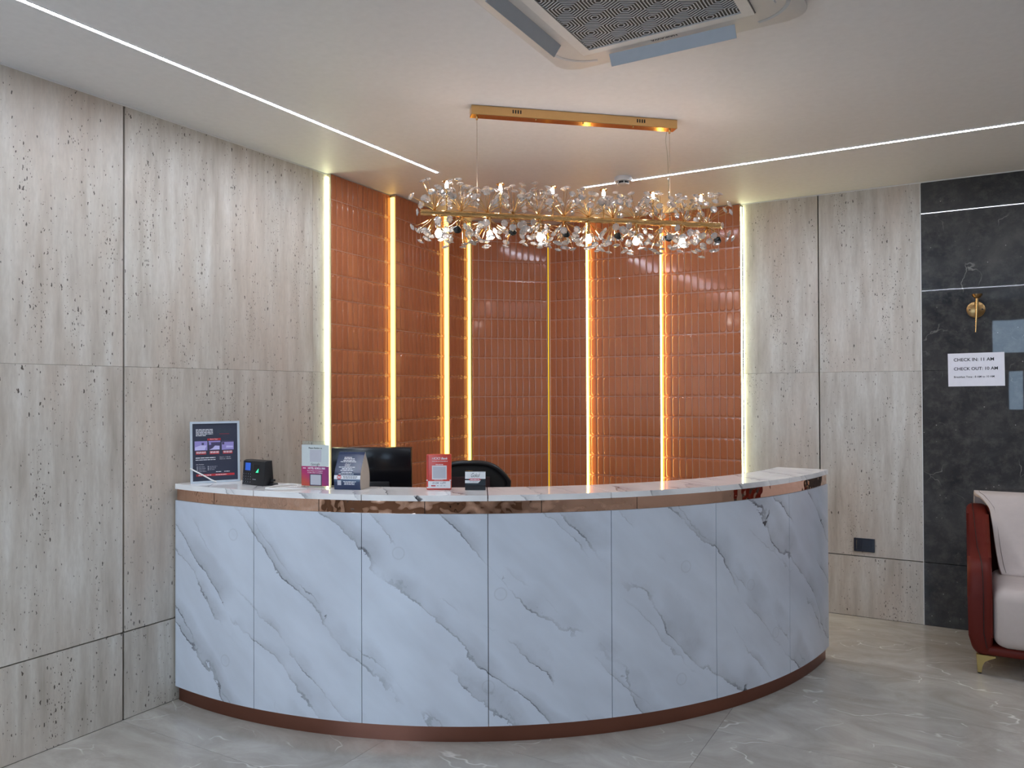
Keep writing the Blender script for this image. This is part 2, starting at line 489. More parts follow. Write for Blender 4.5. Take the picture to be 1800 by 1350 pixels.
# ================================================================== THE SETTING
fl = obj('floor', bx(-0.2, 6.8, -8.5, 0.2, -0.10, -0.003), 'floor_grout'); tag(fl, 'grey brown polished stone tile floor', 'floor', kind='structure')
TY, TX = 0.61, 1.2
cache = {}
y1 = 0.275
while y1 > -8.3:
    y0 = y1 - TY
    x0 = 2.36 - 2 * TX
    while x0 < 6.6:
        xa, xb, ya, yb = max(x0, 0), min(x0 + TX, 6.6), max(y0, -8.3), min(y1, 0)
        if xb - xa > 0.02 and yb - ya > 0.02:
            k = (round(xb - xa, 4), round(yb - ya, 4))
            if k not in cache:
                hx, hy = k[0] / 2 - 0.0007, k[1] / 2 - 0.0007
                cache[k] = mesh_of(bx(-hx, hx, -hy, hy, -0.0029, 0), 'floor_tile', 'floor_stone')
            put('floor_tile', cache[k], fl, ((xa + xb) / 2, (ya + yb) / 2, 0))
        x0 += TX
    y1 = y0

ce = obj('ceiling', bx(-0.2, 6.8, -8.5, 0.2, ZC, ZC + 0.12), 'ceiling_paint'); tag(ce, 'smooth pale plaster ceiling', 'ceiling', kind='structure')

def wall_panels(parent, along, cuts, zc, mat, rec, gap=0.006, name='wall_panel', thick=0.05):
    """panels with recessed joints. along 'y' -> plane x=0 (faces +x); 'x' -> plane y=0 (faces -y)"""
    for (a, b) in cuts:
        for (z0, z1, g0, g1) in zc:
            bm = NB(); e = gap / 2
            if along == 'y': box(bm, -thick + 0.002, 0, a + e, b - e, z0 + g0, z1 - g1)
            else: box(bm, a + e, b - e, 0, thick - 0.002, z0 + g0, z1 - g1)
            obj(name, bm, mat, parent)
ZJ = [(0.002, 0.3956, 0, 0.003), (0.3956, 1.6017, 0.003, 0.0006), (1.6017, ZC - 0.004, 0.0006, 0)]
wl = obj('wall_left', bx(-0.25, -0.05, -8.5, 0.25, 0, ZC), 'joint_black'); tag(wl, 'left wall clad in travertine panels', 'wall', kind='structure')
wall_panels(wl, 'y', [(-8.2, -7.0), (-7.0, -5.8), (-5.8, -4.59), (-4.59, -3.376)], ZJ, 'travertine', -0.05, 0.010)
wall_panels(wl, 'y', [(-3.372, -2.185), (-2.185, -2.066)], ZJ, 'travertine', -0.05, 0.0014)
wr = obj('wall_right', bx(-0.05, 6.8, 0.05, 0.25, 0, ZC), 'joint_black'); tag(wr, 'right wall clad in travertine and dark marble', 'wall', kind='structure')
wall_panels(wr, 'x', [(1.968, 2.471), (2.471, 3.083)], ZJ, 'travertine', -0.05, 0.008)
ZD = [(0.002, 0.3956, 0, 0.002), (0.3956, 1.6017, 0.002, 0.001), (1.6017, ZC - 0.004, 0.001, 0)]
wall_panels(wr, 'x', [(3.083, 4.283), (4.283, 5.483), (5.483, 6.6)], ZD, 'dark_marble', -0.05, 0.005, name='marble_panel')
bm = NB()
GX0, GX1, GS, GZ = 0.35, 2.75, 0.5, 2.52
DX0, DX1 = 3.66, 4.36
for q in ((-0.25, GX0, 0, ZC), (GX1, DX0, 0, ZC), (DX1, 6.8, 0, ZC), (GX0, GX1, GZ, ZC), (DX0, DX1, 2.6, ZC), (GX0, GX1, 0, GS)):
    box(bm, q[0], q[1], -8.5, -8.3, q[2], q[3])
tag(obj('wall_rear', bm, 'desk_board'), 'plain wall behind the camera with shopfront glazing', 'wall', kind='structure')
tag(obj('wall_side', bx(6.6, 6.8, -8.3, 0.05, 0, ZC), 'wall_paint'), 'plain side wall of the lobby', 'wall', kind='structure')
wn = link(bpy.data.objects.new('window_1', None)); wn.location = (0, -8.4, 0); tag(wn, 'large shopfront window behind the camera', 'window', kind='structure')
bm = NB()
for i in range(4):
    x = GX0 + (GX1 - GX0) * i / 3
    box(bm, max(GX0, x - 0.03), min(GX1, x + 0.03), -0.03, 0.03, GS, GZ)
box(bm, GX0, GX1, -0.03, 0.03, GS, GS + 0.05); box(bm, GX0, GX1, -0.03, 0.03, GZ - 0.05, GZ)
obj('window_frame', bm, 'black_plastic', wn)
for i in range(3):
    a = GX0 + (GX1 - GX0) * i / 3 + 0.03
    obj('pane', bx(a, a + (GX1 - GX0) / 3 - 0.06, -0.004, 0.004, GS + 0.05, GZ - 0.05), 'clear_glass', wn)
dr = link(bpy.data.objects.new('door_1', None)); dr.location = (0, -8.4, 0); tag(dr, 'entrance door with narrow glass and transom behind the camera', 'door', kind='structure')
bm = NB()
for q in ((DX0, DX0 + 0.05, 0, 2.6), (DX1 - 0.05, DX1, 0, 2.6), (DX0, DX1, 2.54, 2.6), (DX0, DX1, 1.98, 2.04)):
    box(bm, q[0], q[1], -0.04, 0.04, q[2], q[3])
obj('door_frame', bm, 'black_plastic', dr)
bm = NB()
for q in ((DX0 + 0.052, 3.92, 0.005, 1.978), (4.10, DX1 - 0.052, 0.005, 1.978), (3.92, 4.10, 0.005, 1.18), (3.92, 4.10, 1.76, 1.978)):
    box(bm, q[0], q[1], -0.02, 0.02, q[2], q[3])
obj('door_leaf', bm, 'desk_board', dr)
obj('pane', bx(3.921, 4.099, -0.004, 0.004, 1.181, 1.759), 'clear_glass', dr)
obj('pane', bx(DX0 + 0.051, DX1 - 0.051, -0.004, 0.004, 2.041, 2.539), 'clear_glass', dr)
tag(obj('trim_1', bx(0.0, 0.004, -8.3, -2.066, ZC - 0.007, ZC - 0.0005), 'white_trim'), 'thin white edge trim between left wall and ceiling', 'trim', kind='structure')
tag(obj('trim_2', bx(1.968, 6.6, -0.004, 0.0, ZC - 0.006, ZC - 0.0005), 'white_trim'), 'thin white edge trim between right wall and ceiling', 'trim', kind='structure')
tag(obj('trim_3', bx(3.079, 3.0835, -0.0015, 0.004, 0.0, ZC - 0.006), 'white_trim'), 'thin pale corner bead between travertine and dark marble', 'trim', kind='structure')

# ------------------------------------------------------------------ ceiling LED lines
def led_line(x0, x1, y0, y1, label):
    t = thing('ceiling_light', label, 'ceiling light', ((x0 + x1) / 2, (y0 + y1) / 2, ZC), group='thin recessed LED lines in the ceiling')
    cx, cy = (x0 + x1) / 2, (y0 + y1) / 2
    obj('diffuser', bx(x0 - cx, x1 - cx, y0 - cy, y1 - cy, -0.0026, -0.0004), 'led_cool', t)
    bm = NB(); e = 0.004
    if x1 - x0 < y1 - y0:
        box(bm, x0 - cx - e, x0 - cx - 0.0003, y0 - cy, y1 - cy, -0.0032, -0.0003); box(bm, x1 - cx + 0.0003, x1 - cx + e, y0 - cy, y1 - cy, -0.0032, -0.0003)
    else:
        box(bm, x0 - cx, x1 - cx, y0 - cy - e, y0 - cy - 0.0003, -0.0032, -0.0003); box(bm, x0 - cx, x1 - cx, y1 - cy + 0.0003, y1 - cy + e, -0.0032, -0.0003)
    obj('profile', bm, 'white_trim', t)
led_line(0.581, 0.598, -6.08, -1.755, 'long thin white LED line in the ceiling along the left wall')
led_line(1.21, 5.6, -0.998, -0.981, 'long thin white LED line in the ceiling along the right wall')
led_line(5.60, 5.617, -6.08, -1.02, 'thin white LED line added unseen across the ceiling far right of the sofa')  # unseen fourth side of the LED loop, added for more ambient light
led_line(0.62, 5.58, -6.107, -6.093, 'thin white LED line across the ceiling behind the camera')

pl = thing('added_fill_panel', 'added unseen square fill panel in the ceiling behind the camera', 'ceiling light', (1.5, -6.95, ZC))  # unseen lamp, added to brighten the lower left wall
obj('diffuser', bx(-0.285, 0.285, -0.285, 0.285, -0.010, -0.0006), 'fill_panel_glow', pl)
bm = NB()
for q in ((-0.3, 0.3, -0.3, -0.286), (-0.3, 0.3, 0.286, 0.3), (-0.3, -0.286, -0.286, 0.286), (0.286, 0.3, -0.286, 0.286)):
    box(bm, q[0], q[1], q[2], q[3], -0.012, -0.0006)
obj('rim', bm, 'white_trim', pl)

# ------------------------------------------------------------------ brown tiled panels
PW, PH = 0.05, 0.15
def tile_mesh(wd, ht):
    """glazed tile: thin slab with a pillowed stadium face; local -y is the front"""
    g = 0.0013
    hx, hz = wd / 2 - g, ht / 2 - g
    bm = NB(); n = 5
    def stad(ix, iz, y):
        rx = hx - ix; rz = min(rx, hz - iz); pts = []
        for sgn in (1, -1):
            for k in range(n + 1):
                a = math.pi * k / n
                pts.append((rx * math.cos(a) * sgn, y, sgn * ((hz - iz - rz) + rz * math.sin(a))))
        return [bm.verts.new(p) for p in pts]
    back = [bm.verts.new(p) for p in ((hx, 0.0008, hz), (-hx, 0.0008, hz), (-hx, 0.0008, -hz), (hx, 0.0008, -hz))]
    fr = [bm.verts.new(p) for p in ((hx, -0.0005, hz), (-hx, -0.0005, hz), (-hx, -0.0005, -hz), (hx, -0.0005, -hz))]
    for i in range(4):
        bm.faces.new((back[i], back[(i + 1) % 4], fr[(i + 1) % 4], fr[i]))
    o = stad(min(0.0022, hx * 0.2), 0.0032, -0.0012)
    ii = stad(min(0.0062, hx * 0.45), 0.0085, -0.0042)
    m_ = len(o)
    for i in range(m_):
        bm.faces.new((o[i], o[(i + 1) % m_], ii[(i + 1) % m_], ii[i]))
    bm.faces.new(ii)
    h = (n + 1) // 2
    # rim between the rectangle and the stadium
    q = n + 1
    top = o[:q]; bot = o[q:]
    bm.faces.new([fr[0]] + top[:h + 1]); bm.faces.new([fr[0]] + [top[h]] + [fr[1]])
    bm.faces.new([fr[1]] + top[h:])
    bm.faces.new([fr[1], top[-1], bot[0], fr[2]])
    bm.faces.new([fr[2]] + bot[:h + 1]); bm.faces.new([fr[2], bot[h], fr[3]])
    bm.faces.new([fr[3]] + bot[h:])
    bm.faces.new([fr[3], bot[-1], top[0], fr[0]])
    me = mesh_of(bm, 'tile', 'brown_glaze', 25)
    return me
TM = {}
def tile_panel(A, B, label, from_left=True, z0=0.692, rows=14):
    A, B = Vector(A), Vector(B)
    L = (B - A).length; rz = math.atan2(B.y - A.y, B.x - A.x)
    t = thing('tile_panel', label, 'wall panel', (A.x, A.y, 0), rz, 'brown tiled panels behind the desk')
    obj('backing', bx(0.0, L, 0.0009, 0.034, 0.0, ZC - 0.004), 'grout', t)
    # exposed metal edge on the free side
    e = bx(-0.0022, -0.0002, -0.001, 0.034, 0.0, ZC - 0.004) if from_left else bx(L + 0.0002, L + 0.0022, -0.001, 0.034, 0.0, ZC - 0.004)
    obj('edge_trim', e, 'metal_edge', t)
    x = 0.0
    xs = []
    while x < L - 0.012:
        wd = min(PW, L - x); xs.append((x, wd)); x += PW
    for (x, wd) in xs:
        wq = round(wd, 3)
        if wq not in TM: TM[wq] = tile_mesh(wq, PH)
        cx = x + wd / 2 if from_left else L - x - wd / 2
        for k in range(rows):
            put('tile', TM[wq], t, (cx, 0, z0 + PH * (k + 0.5)))
    return t
LP = [((0.030, -2.064), (0.005, -1.476), 'brown tiled wall panel next to the left travertine wall'),
      ((0.050, -1.472), (0.000, -0.846), 'second brown tiled wall panel from the left travertine wall'),
      ((0.045, -0.842), (0.016, -0.552), 'narrow brown tiled wall panel just left of the diagonal corner panel')]
for a, b, lb in LP: tile_panel(a, b, lb, True)
tile_panel((0.052, -0.545), (0.482, -0.122), 'brown tiled wall panel set diagonally across the room corner', True)
RP = [((0.492, -0.108), (0.800, -0.092), 'narrow brown tiled wall panel just right of the diagonal corner panel'),
      ((0.804, -0.066), (1.377, -0.050), 'second brown tiled wall panel from the right travertine wall'),
      ((1.381, -0.026), (1.958, -0.022), 'brown tiled wall panel next to the right travertine wall')]
for a, b, lb in RP: tile_panel(a, b, lb, False)

def strip(x0, x1, y0, y1, mat, label):
    t = tag(obj('led_strip', bx(x0, x1, y0, y1, 0.02, ZC - 0.02), mat), label, 'led strip', 'vertical LED strips between the tiled panels')
    return t
strip(0.001, 0.009, -2.0745, -2.0695, 'led_white', 'pale vertical LED strip where the left travertine meets the tiles')
strip(0.012, 0.044, -1.4815, -1.4775, 'led_warm', 'warm vertical LED strip left of the second tiled panel')
strip(0.007, 0.040, -0.8525, -0.8485, 'led_warm', 'warm vertical LED strip left of the narrow third tiled panel')
strip(0.022, 0.046, -0.561, -0.557, 'led_warm', 'warm vertical LED strip at the left edge of the diagonal panel')
strip(0.4835, 0.4870, -0.1165, -0.1095, 'led_warm_dim', 'thin dim vertical LED strip at the right edge of the diagonal panel')
strip(0.8035, 0.8070, -0.0885, -0.0715, 'led_warm_bright', 'warm vertical LED strip right of the narrow fifth tiled panel')
strip(1.3805, 1.3840, -0.047, -0.0315, 'led_warm_bright', 'warm vertical LED strip left of the last tiled panel')
strip(1.9615, 1.9650, -0.013, -0.001, 'led_white', 'pale vertical LED strip where the tiles meet the right travertine')

# ================================================================== RECEPTION DESK
DC = (0.2844, -0.753)
RO = 2.378
def sector(bm, r0, r1, a0, a1, z0, z1, n=None, uvs=True):
    n = n or max(2, int(abs(a1 - a0) / 1.6))
    uv = bm.loops.layers.uv.verify()
    rows = []
    for i in range(n + 1):
        a = R(a0 + (a1 - a0) * i / n)
        c, s = math.cos(a), math.sin(a)
        rows.append([bm.verts.new((DC[0] + r * c, DC[1] + r * s, z)) for r, z in ((r0, z0), (r1, z0), (r1, z1), (r0, z1))])
    def face(vs, f):
        fc = bm.faces.new(vs)
        for l in fc.loops: l[uv].uv = f(l.vert.co)
        return fc
    def arc(co):
        a = math.atan2(co.y - DC[1], co.x - DC[0])
        return (a * RO, co.z)
    def top(co): return (co.x * 0.9 + 3.0, co.y * 0.9 + 7.0)
    for i in range(n):
        p, q = rows[i], rows[i + 1]
        face((p[0], q[0], q[1], p[1]), top); face((p[1], q[1], q[2], p[2]), arc)
        face((p[2], q[2], q[3], p[3]), top); face((p[3], q[3], q[0], p[0]), arc)
    face(rows[0], arc); face(rows[-1][::-1], arc)
    return bm
desk = thing('reception_desk', 'curved white marble reception desk with copper bands, standing on the floor', 'reception desk', (0, 0, 0))
AE = [-96.65, -83.55, -70.6, -57.5, -44.5, -31.3, -18.0, -4.95]
g = 0.035
obj('carcass', sector(NB(), 2.30, 2.366, AE[0] + 0.2, AE[-1] - 0.1, 0.075, 1.018, 60), 'joint_black', desk)
obj('plinth', sector(NB(), 2.29, 2.3613, AE[0] + 0.15, AE[-1] - 0.25, 0.0, 0.0735, 60), 'copper_kick', desk, 60)
for i in range(7):
    a0, a1 = AE[i] + g, AE[i + 1] - g
    obj('front_panel', sector(NB(), 2.3665, RO, a0, a1, 0.071, 0.964, 16), 'marble', desk, 40)
    obj('top_slab', sector(NB(), 2.105, RO + 0.002, a0 + 0.02, a1 - 0.02, 1.0185, 1.0435, 16), 'marble_top', desk, 40)
for a0, a1 in ((-96.5, -89.7), (-89.62, -75.5), (-75.42, -64.0), (-63.92, -52.0), (-51.92, -41.5), (-41.42, -27.0), (-26.92, -12.0), (-11.92, -5.05)):
    obj('copper_band', sector(NB(), 2.3665, 2.3715, a0, a1, 0.9645, 1.018, 12), 'copper_mirror', desk, 60)
obj('end_panel', sector(NB(), 2.12, 2.366, AE[-1] - 0.09, AE[-1] + 0.02, 0.0735, 1.018, 2), 'marble', desk)
sd = thing('staff_desk', 'low brown work surface on the staff side of the marble desk', 'desk', (0, 0, 0))
obj('worktop', sector(NB(), 1.40, 2.296, -95.5, -25, 0.72, 0.745, 40), 'desk_board', sd, 60)
for a in (-95, -60, -26):
    obj('support', sector(NB(), 1.45, 2.28, a, a + 0.6, 0.0, 0.719, 2), 'desk_board', sd)

# ------------------------------------------------------------------ monitor and chair behind the desk
mo = thing('monitor', 'black flat monitor seen from behind on the reception desk', 'monitor', (0.535, -2.292, 0.745), R(30.1))
obj('screen_housing', bx(-0.2155, 0.2155, -0.014, 0.010, 0.17, 0.437, bev=0.006), 'black_gloss', mo, 40)
obj('bezel', bx(-0.2165, 0.2165, 0.0105, 0.017, 0.168, 0.4385, bev=0.002), 'black_plastic', mo, 40)
obj('screen', bx(-0.205, 0.205, 0.0172, 0.018, 0.19, 0.43), 'smoked_glass', mo)
obj('rear_bulge', bx(-0.10, 0.10, -0.030, -0.0145, 0.178, 0.255, bev=0.006), 'black_plastic', mo, 40)
obj('stand_neck', bx(-0.025, 0.025, -0.02, 0.005, 0.012, 0.177, bev=0.004), 'black_plastic', mo, 40)
obj('stand_base', bx(-0.11, 0.11, -0.09, 0.08, 0.0, 0.012, bev=0.004), 'black_plastic', mo, 40)

ch = thing('office_chair', 'black mesh office chair with rounded back behind the desk', 'chair', (0.735, -1.62, 0), R(30))
def back_pt(u, v):
    """u -1..1 across, v 0..1 up: rounded back outline"""
    wtop = 0.228
    x = u * wtop * (1.0 - 0.10 * (1 - v))
    z = 0.55 + v * (0.515 - 0.115 * abs(u) ** 3.2)
    y = -0.10 + 0.05 * u * u - 0.03 * v
    return Vector((x, y, z))
bm = NB(); nu, nv = 16, 10
gr = [[bm.verts.new(back_pt(-1 + 2 * i / nu, j / nv)) for i in range(nu + 1)] for j in range(nv + 1)]
for j in range(nv):
    for i in range(nu):
        bm.faces.new((gr[j][i], gr[j][i + 1], gr[j + 1][i + 1], gr[j + 1][i]))
o = obj('backrest', bm, 'black_mesh', ch, 180)
so = o.modifiers.new('s', 'SOLIDIFY'); so.thickness = 0.012
rim = [back_pt(-1, j / 6) for j in range(7)] + [back_pt(-1 + 2 * i / 20, 1) for i in range(1, 20)] + [back_pt(1, 1 - j / 6) for j in range(7)]
obj('back_frame', tube(NB(), rim, 0.016, 8), 'black_plastic', ch, 60)
obj('back_panel', bx(-0.13, 0.12, -0.150, -0.142, 0.62, 0.985, bev=0.003), 'chair_red', ch)
obj('seat', bx(-0.24, 0.24, -0.06, 0.42, 0.44, 0.52, bev=0.035, seg=3), 'black_mesh', ch, 60)
obj('gas_lift', lathe(NB(), [(0.03, 0.1), (0.03, 0.3), (0.02, 0.3), (0.02, 0.435)], 14, (0, 0.18, 0)), 'black_plastic', ch, 40)
for k in range(5):
    a = R(72 * k + 18)
    obj('base_arm', tube(NB(), [(0, 0.18, 0.11), (0.29 * math.cos(a), 0.18 + 0.29 * math.sin(a), 0.075)], 0.022, 8, 0.015), 'black_plastic', ch, 60)
    c = (0.29 * math.cos(a), 0.18 + 0.29 * math.sin(a), 0)
    obj('caster', lathe(NB(), [(0.0, 0.0), (0.026, 0.006), (0.03, 0.03), (0.024, 0.05), (0.0, 0.06)], 12, c), 'black_plastic', ch, 60)
for s in (-1, 1):
    obj('armrest', bx(s * 0.27 - 0.03, s * 0.27 + 0.03, 0.02, 0.28, 0.655, 0.685, bev=0.01), 'black_plastic', ch, 40)
    obj('arm_post', tube(NB(), [(s * 0.235, 0.14, 0.50), (s * 0.275, 0.14, 0.53), (s * 0.275, 0.14, 0.654)], 0.014, 8), 'black_plastic', ch, 60)
obj('back_bracket', tube(NB(), [(0, 0.05, 0.452), (0, -0.09, 0.47), (0, -0.12, 0.6)], 0.02, 8), 'black_plastic', ch, 60)

# ================================================================== THINGS ON THE DESK
ZT = 1.0437
# --- framed tariff poster leaning back
fr = thing('poster_frame', 'silver framed dark poster standing at the left end of the desk', 'picture frame', (0.150, -2.995, ZT), R(59.4), rx=0)
fr.rotation_euler = (R(-4.5), 0, R(59.4))
FW, FH = 0.228, 0.298
bm = NB(); b_ = 0.0105
for q in ((-FW / 2, FW / 2, 0, b_), (-FW / 2, FW / 2, FH - b_, FH), (-FW / 2, -FW / 2 + b_, b_, FH - b_), (FW / 2 - b_, FW / 2, b_, FH - b_)):
    box(bm, q[0], q[1], -0.005, 0.008, q[2], q[3])
obj('frame', bm, 'silver_frame', fr)
obj('poster', bx(-FW / 2 + b_, FW / 2 - b_, -0.001, 0.006, b_, FH - b_), 'navy_print', fr)
obj('easel_strut', tube(NB(), [(0, 0.009, 0.2), (0, 0.075, 0.0045)], 0.004, 6), 'silver_frame', fr)
Y = -0.0016
dashes(fr, [(-0.088, -0.010, 0.259 - 0.0072 * i, 0.0034) for i in range(4)] + [(-0.088, -0.040, 0.230, 0.0034)], 'white_print', Y, seed=3)
text('Gokul', fr, 0.042, 0.252, 0.062, 'dark_green_print', Y, shear=0.4, height=0.022)
obj('logo_stroke', bx(0.020, 0.066, Y, Y + 0.0004, 0.2355, 0.2370), 'red_print', fr)
obj('heading_band', bx(-0.036, 0.026, Y + 0.0003, Y + 0.0006, 0.206, 0.2155), 'red_print', fr)
text('Room Type', fr, -0.006, 0.211, 0.034, 'white_print', Y)
for i, (a, b) in enumerate(((-0.094, -0.036), (-0.031, 0.024), (0.030, 0.086))):
    p = obj('room_photo', bx(a, b, Y + 0.0003, Y + 0.0006, 0.158, 0.203), ('photo_print', 'photo_dark', 'photo_print')[i], fr)
    bm = NB()
    if i == 0: prism(bm, [(a + 0.002, 0.160), (b - 0.012, 0.160), (b - 0.004, 0.182), (a + 0.028, 0.183), (a + 0.002, 0.174)], 'y', Y - 0.0002, Y + 0.0002)
    elif i == 1: prism(bm, [(a + 0.004, 0.160), (b - 0.004, 0.160), (b - 0.004, 0.178), (a + 0.03, 0.180), (a + 0.02, 0.168)], 'y', Y - 0.0002, Y + 0.0002)
    else: prism(bm, [(a + 0.02, 0.168), (b - 0.004, 0.168), (b - 0.004, 0.176), (a + 0.022, 0.178)], 'y', Y - 0.0002, Y + 0.0002)
    obj('photo_bed', bm, 'photo_light', p)
    bm = NB()
    if i != 0: box(bm, a, b, Y - 0.0002, Y + 0.0002, 0.196, 0.203)
    box(bm, a + 0.002 + 0.03 * (i == 0), a + 0.012 + 0.03 * (i == 0), Y - 0.0002, Y + 0.0002, 0.184, 0.195)
    obj('photo_wall', bm, 'photo_print' if i == 1 else 'photo_dark', p)
    obj('caption_band', bx(a + 0.005, b - 0.006, Y + 0.0003, Y + 0.0006, 0.1385, 0.1535), 'red_print', fr)
    dashes(fr, [(a + 0.008, b - 0.008, 0.1505 - 0.0052 * k, 0.0028) for k in range(2)], 'white_print', Y, seed=9 + i)
dashes(fr, [(-0.090, 0.000, 0.122, 0.0036), (-0.090, 0.002, 0.1125, 0.003)], 'white_print', Y, seed=20)
text('Check in : 11:00 AM', fr, 0.020, 0.1225, 0.050, 'white_print', Y, align='LEFT')
text('Check out : 10:00 AM', fr, 0.020, 0.1140, 0.052, 'white_print', Y, align='LEFT')
text('Our Facilities', fr, -0.088, 0.0905, 0.035, 'white_print', Y, align='LEFT')
dashes(fr, [(-0.078, -0.048 + 0.006 * (i % 2), 0.079 - 0.0075 * i, 0.0028) for i in range(4)] + [(-0.028, 0.008 - 0.006 * i, 0.079 - 0.0075 * i, 0.0028) for i in range(3)], 'grey_print', Y, seed=5)
bm = NB()
for i in range(3):
    for xx in (-0.085, -0.035):
        box(bm, xx, xx + 0.0035, Y, Y + 0.0004, 0.0773 - 0.0075 * i, 0.0808 - 0.0075 * i)
obj('bullet_marks', bm, 'white_print', fr)
obj('contact_band', bx(-0.088, 0.088, Y + 0.0003, Y + 0.0006, 0.033, 0.0435), 'red_print', fr)
dashes(fr, [(0.002, 0.026, 0.0525, 0.0028), (0.040, 0.066, 0.0525, 0.0026), (-0.078, -0.02, 0.038, 0.0026), (0.0, 0.052, 0.038, 0.0026)], 'white_print', Y, seed=8)
obj('strap', tube(NB(), [(-0.1165, -0.0085, 0.074), (-0.09, -0.0095, 0.058), (-0.06, -0.0095, 0.040), (-0.02, -0.009, 0.014), (0.002, -0.008, 0.003)], 0.0038, 6), 'strap_white', fr, 60)

# --- fingerprint time clock
bi = thing('time_clock', 'black fingerprint attendance terminal with keypad and blue screen', 'time clock', (0.398, -2.965, ZT), R(-6))
obj('body', prism(NB(), [(-0.020, 0.0), (-0.012, 0.112), (0.000, 0.117), (0.030, 0.117), (0.040, 0.0)], 'x', -0.083, 0.083, bev=0.004), 'black_plastic', bi, 40)
tilt = math.atan2(0.008, 0.112)
def onface(bm):
    me_rot = Matrix.Translation((0, -0.0203, 0)) @ Matrix.Rotation(-tilt, 4, 'X')
    bmesh.ops.transform(bm, matrix=me_rot, verts=bm.verts)
    return bm
obj('display', onface(bx(-0.062, -0.022, -0.0012, 0.0, 0.068, 0.104)), 'screen_blue', bi)
obj('display_rim', onface(bx(-0.065, -0.019, -0.0006, 0.001, 0.065, 0.107)), 'black_gloss', bi)
obj('sensor_well', onface(bx(0.004, 0.042, -0.0008, 0.001, 0.052, 0.098)), 'black_gloss', bi)
obj('sensor_glow', onface(prism(NB(), [(0.020, 0.0605), (0.040, 0.0605), (0.040, 0.080)], 'y', -0.0018, -0.0009)), 'sensor_green', bi)
for r_ in range(4):
    for c_ in range(4):
        x = -0.070 + 0.0175 * c_; z = 0.052 - 0.0125 * r_
        k = obj('key', onface(bx(x - 0.006, x + 0.006, -0.0016, 0.0, z - 0.004, z + 0.004, bev=0.0006, seg=1)), 'black_plastic', bi)
        obj('key_mark', onface(bx(x - 0.0017, x + 0.0017, -0.0019, -0.00165, z - 0.0017, z + 0.0017)), 'grey_print', k)
obj('maker_mark', onface(bx(-0.002, 0.022, -0.0009, 0.0, 0.026, 0.0295)), 'grey_print', bi)
obj('plug', bx(0.084, 0.104, 0.018, 0.032, 0.020, 0.030, bev=0.001), 'black_plastic', bi)
obj('bracket', prism(NB(), [(0.084, 0.0005), (0.118, 0.0005), (0.110, 0.012), (0.084, 0.014)], 'y', 0.012, 0.04), 'black_plastic', bi)

# --- white charging cable
pts = [(0.640, -2.945), (0.600, -2.90), (0.555, -2.915), (0.535, -2.98), (0.560, -3.055), (0.600, -3.068), (0.612, -3.00), (0.640, -2.93), (0.655, -2.90), (0.61, -2.875), (0.565, -2.90), (0.548, -2.985), (0.566, -3.06), (0.62, -3.075), (0.700, -3.04), (0.745, -2.985)]
tag(obj('charging_cable', sweep([(x, y, ZT + 0.0026 + 0.0022 * (i % 3)) for i, (x, y) in enumerate(pts)], 0.0024, 6, 5), 'strap_white', None, 60), 'white charging cable lying in loops on the desk', 'cable')

# --- acrylic review stand
gs = thing('acrylic_sign', 'clear acrylic stand with white and magenta review card', 'sign stand', (0.722, -2.905, ZT), R(11.8))
obj('acrylic_sheet', bx(-0.0755, 0.0755, -0.002, 0.002, 0.0, 0.2135), 'acrylic', gs)
obj('acrylic_foot', bx(-0.0755, 0.0755, 0.0025, 0.06, 0.0, 0.003), 'acrylic', gs)
obj('card_top', bx(-0.073, 0.071, -0.0032, -0.0022, 0.097, 0.196), 'pale_print', gs)
obj('card_bottom', bx(-0.073, 0.071, -0.0032, -0.0022, 0.007, 0.0968), 'poster_gradient', gs)
Y = -0.0036
text('Please Review us', gs, 0.000, 0.181, 0.070, 'ink', Y, bold=0.02)
obj('code_area', bx(-0.029, 0.031, Y, Y + 0.0004, 0.117, 0.173), 'code_plate', gs)
for s, x0, x1, mt in (('G', -0.0235, -0.0135, 'ink'), ('oogl', -0.0125, 0.018, 'ink'), ('e', 0.019, 0.0245, 'red_print')):
    text(s, gs, (x0 + x1) / 2, 0.1065 - (0.0015 if s == 'oogl' else 0.0), x1 - x0, mt, Y)
text('HOTEL GOKUL INN', gs, 0.006, 0.088, 0.090, 'white_print', Y, bold=0.03, height=0.0095)
text('Please follow us on Instagram', gs, -0.002, 0.0755, 0.082, 'white_print', Y, bold=0.01)
text('for More Offers and Updates', gs, -0.002, 0.0670, 0.078, 'white_print', Y, bold=0.01)
dashes(gs, [(-0.066, -0.050, 0.088, 0.003)], 'white_print', Y, seed=2)
obj('code_border', bx(-0.030, 0.034, Y + 0.0002, Y + 0.0005, 0.008, 0.062), 'navy_print', gs)
obj('code_area', bx(-0.0255, 0.0295, Y - 0.0003, Y + 0.0001, 0.012, 0.0585), 'code_plate', gs)

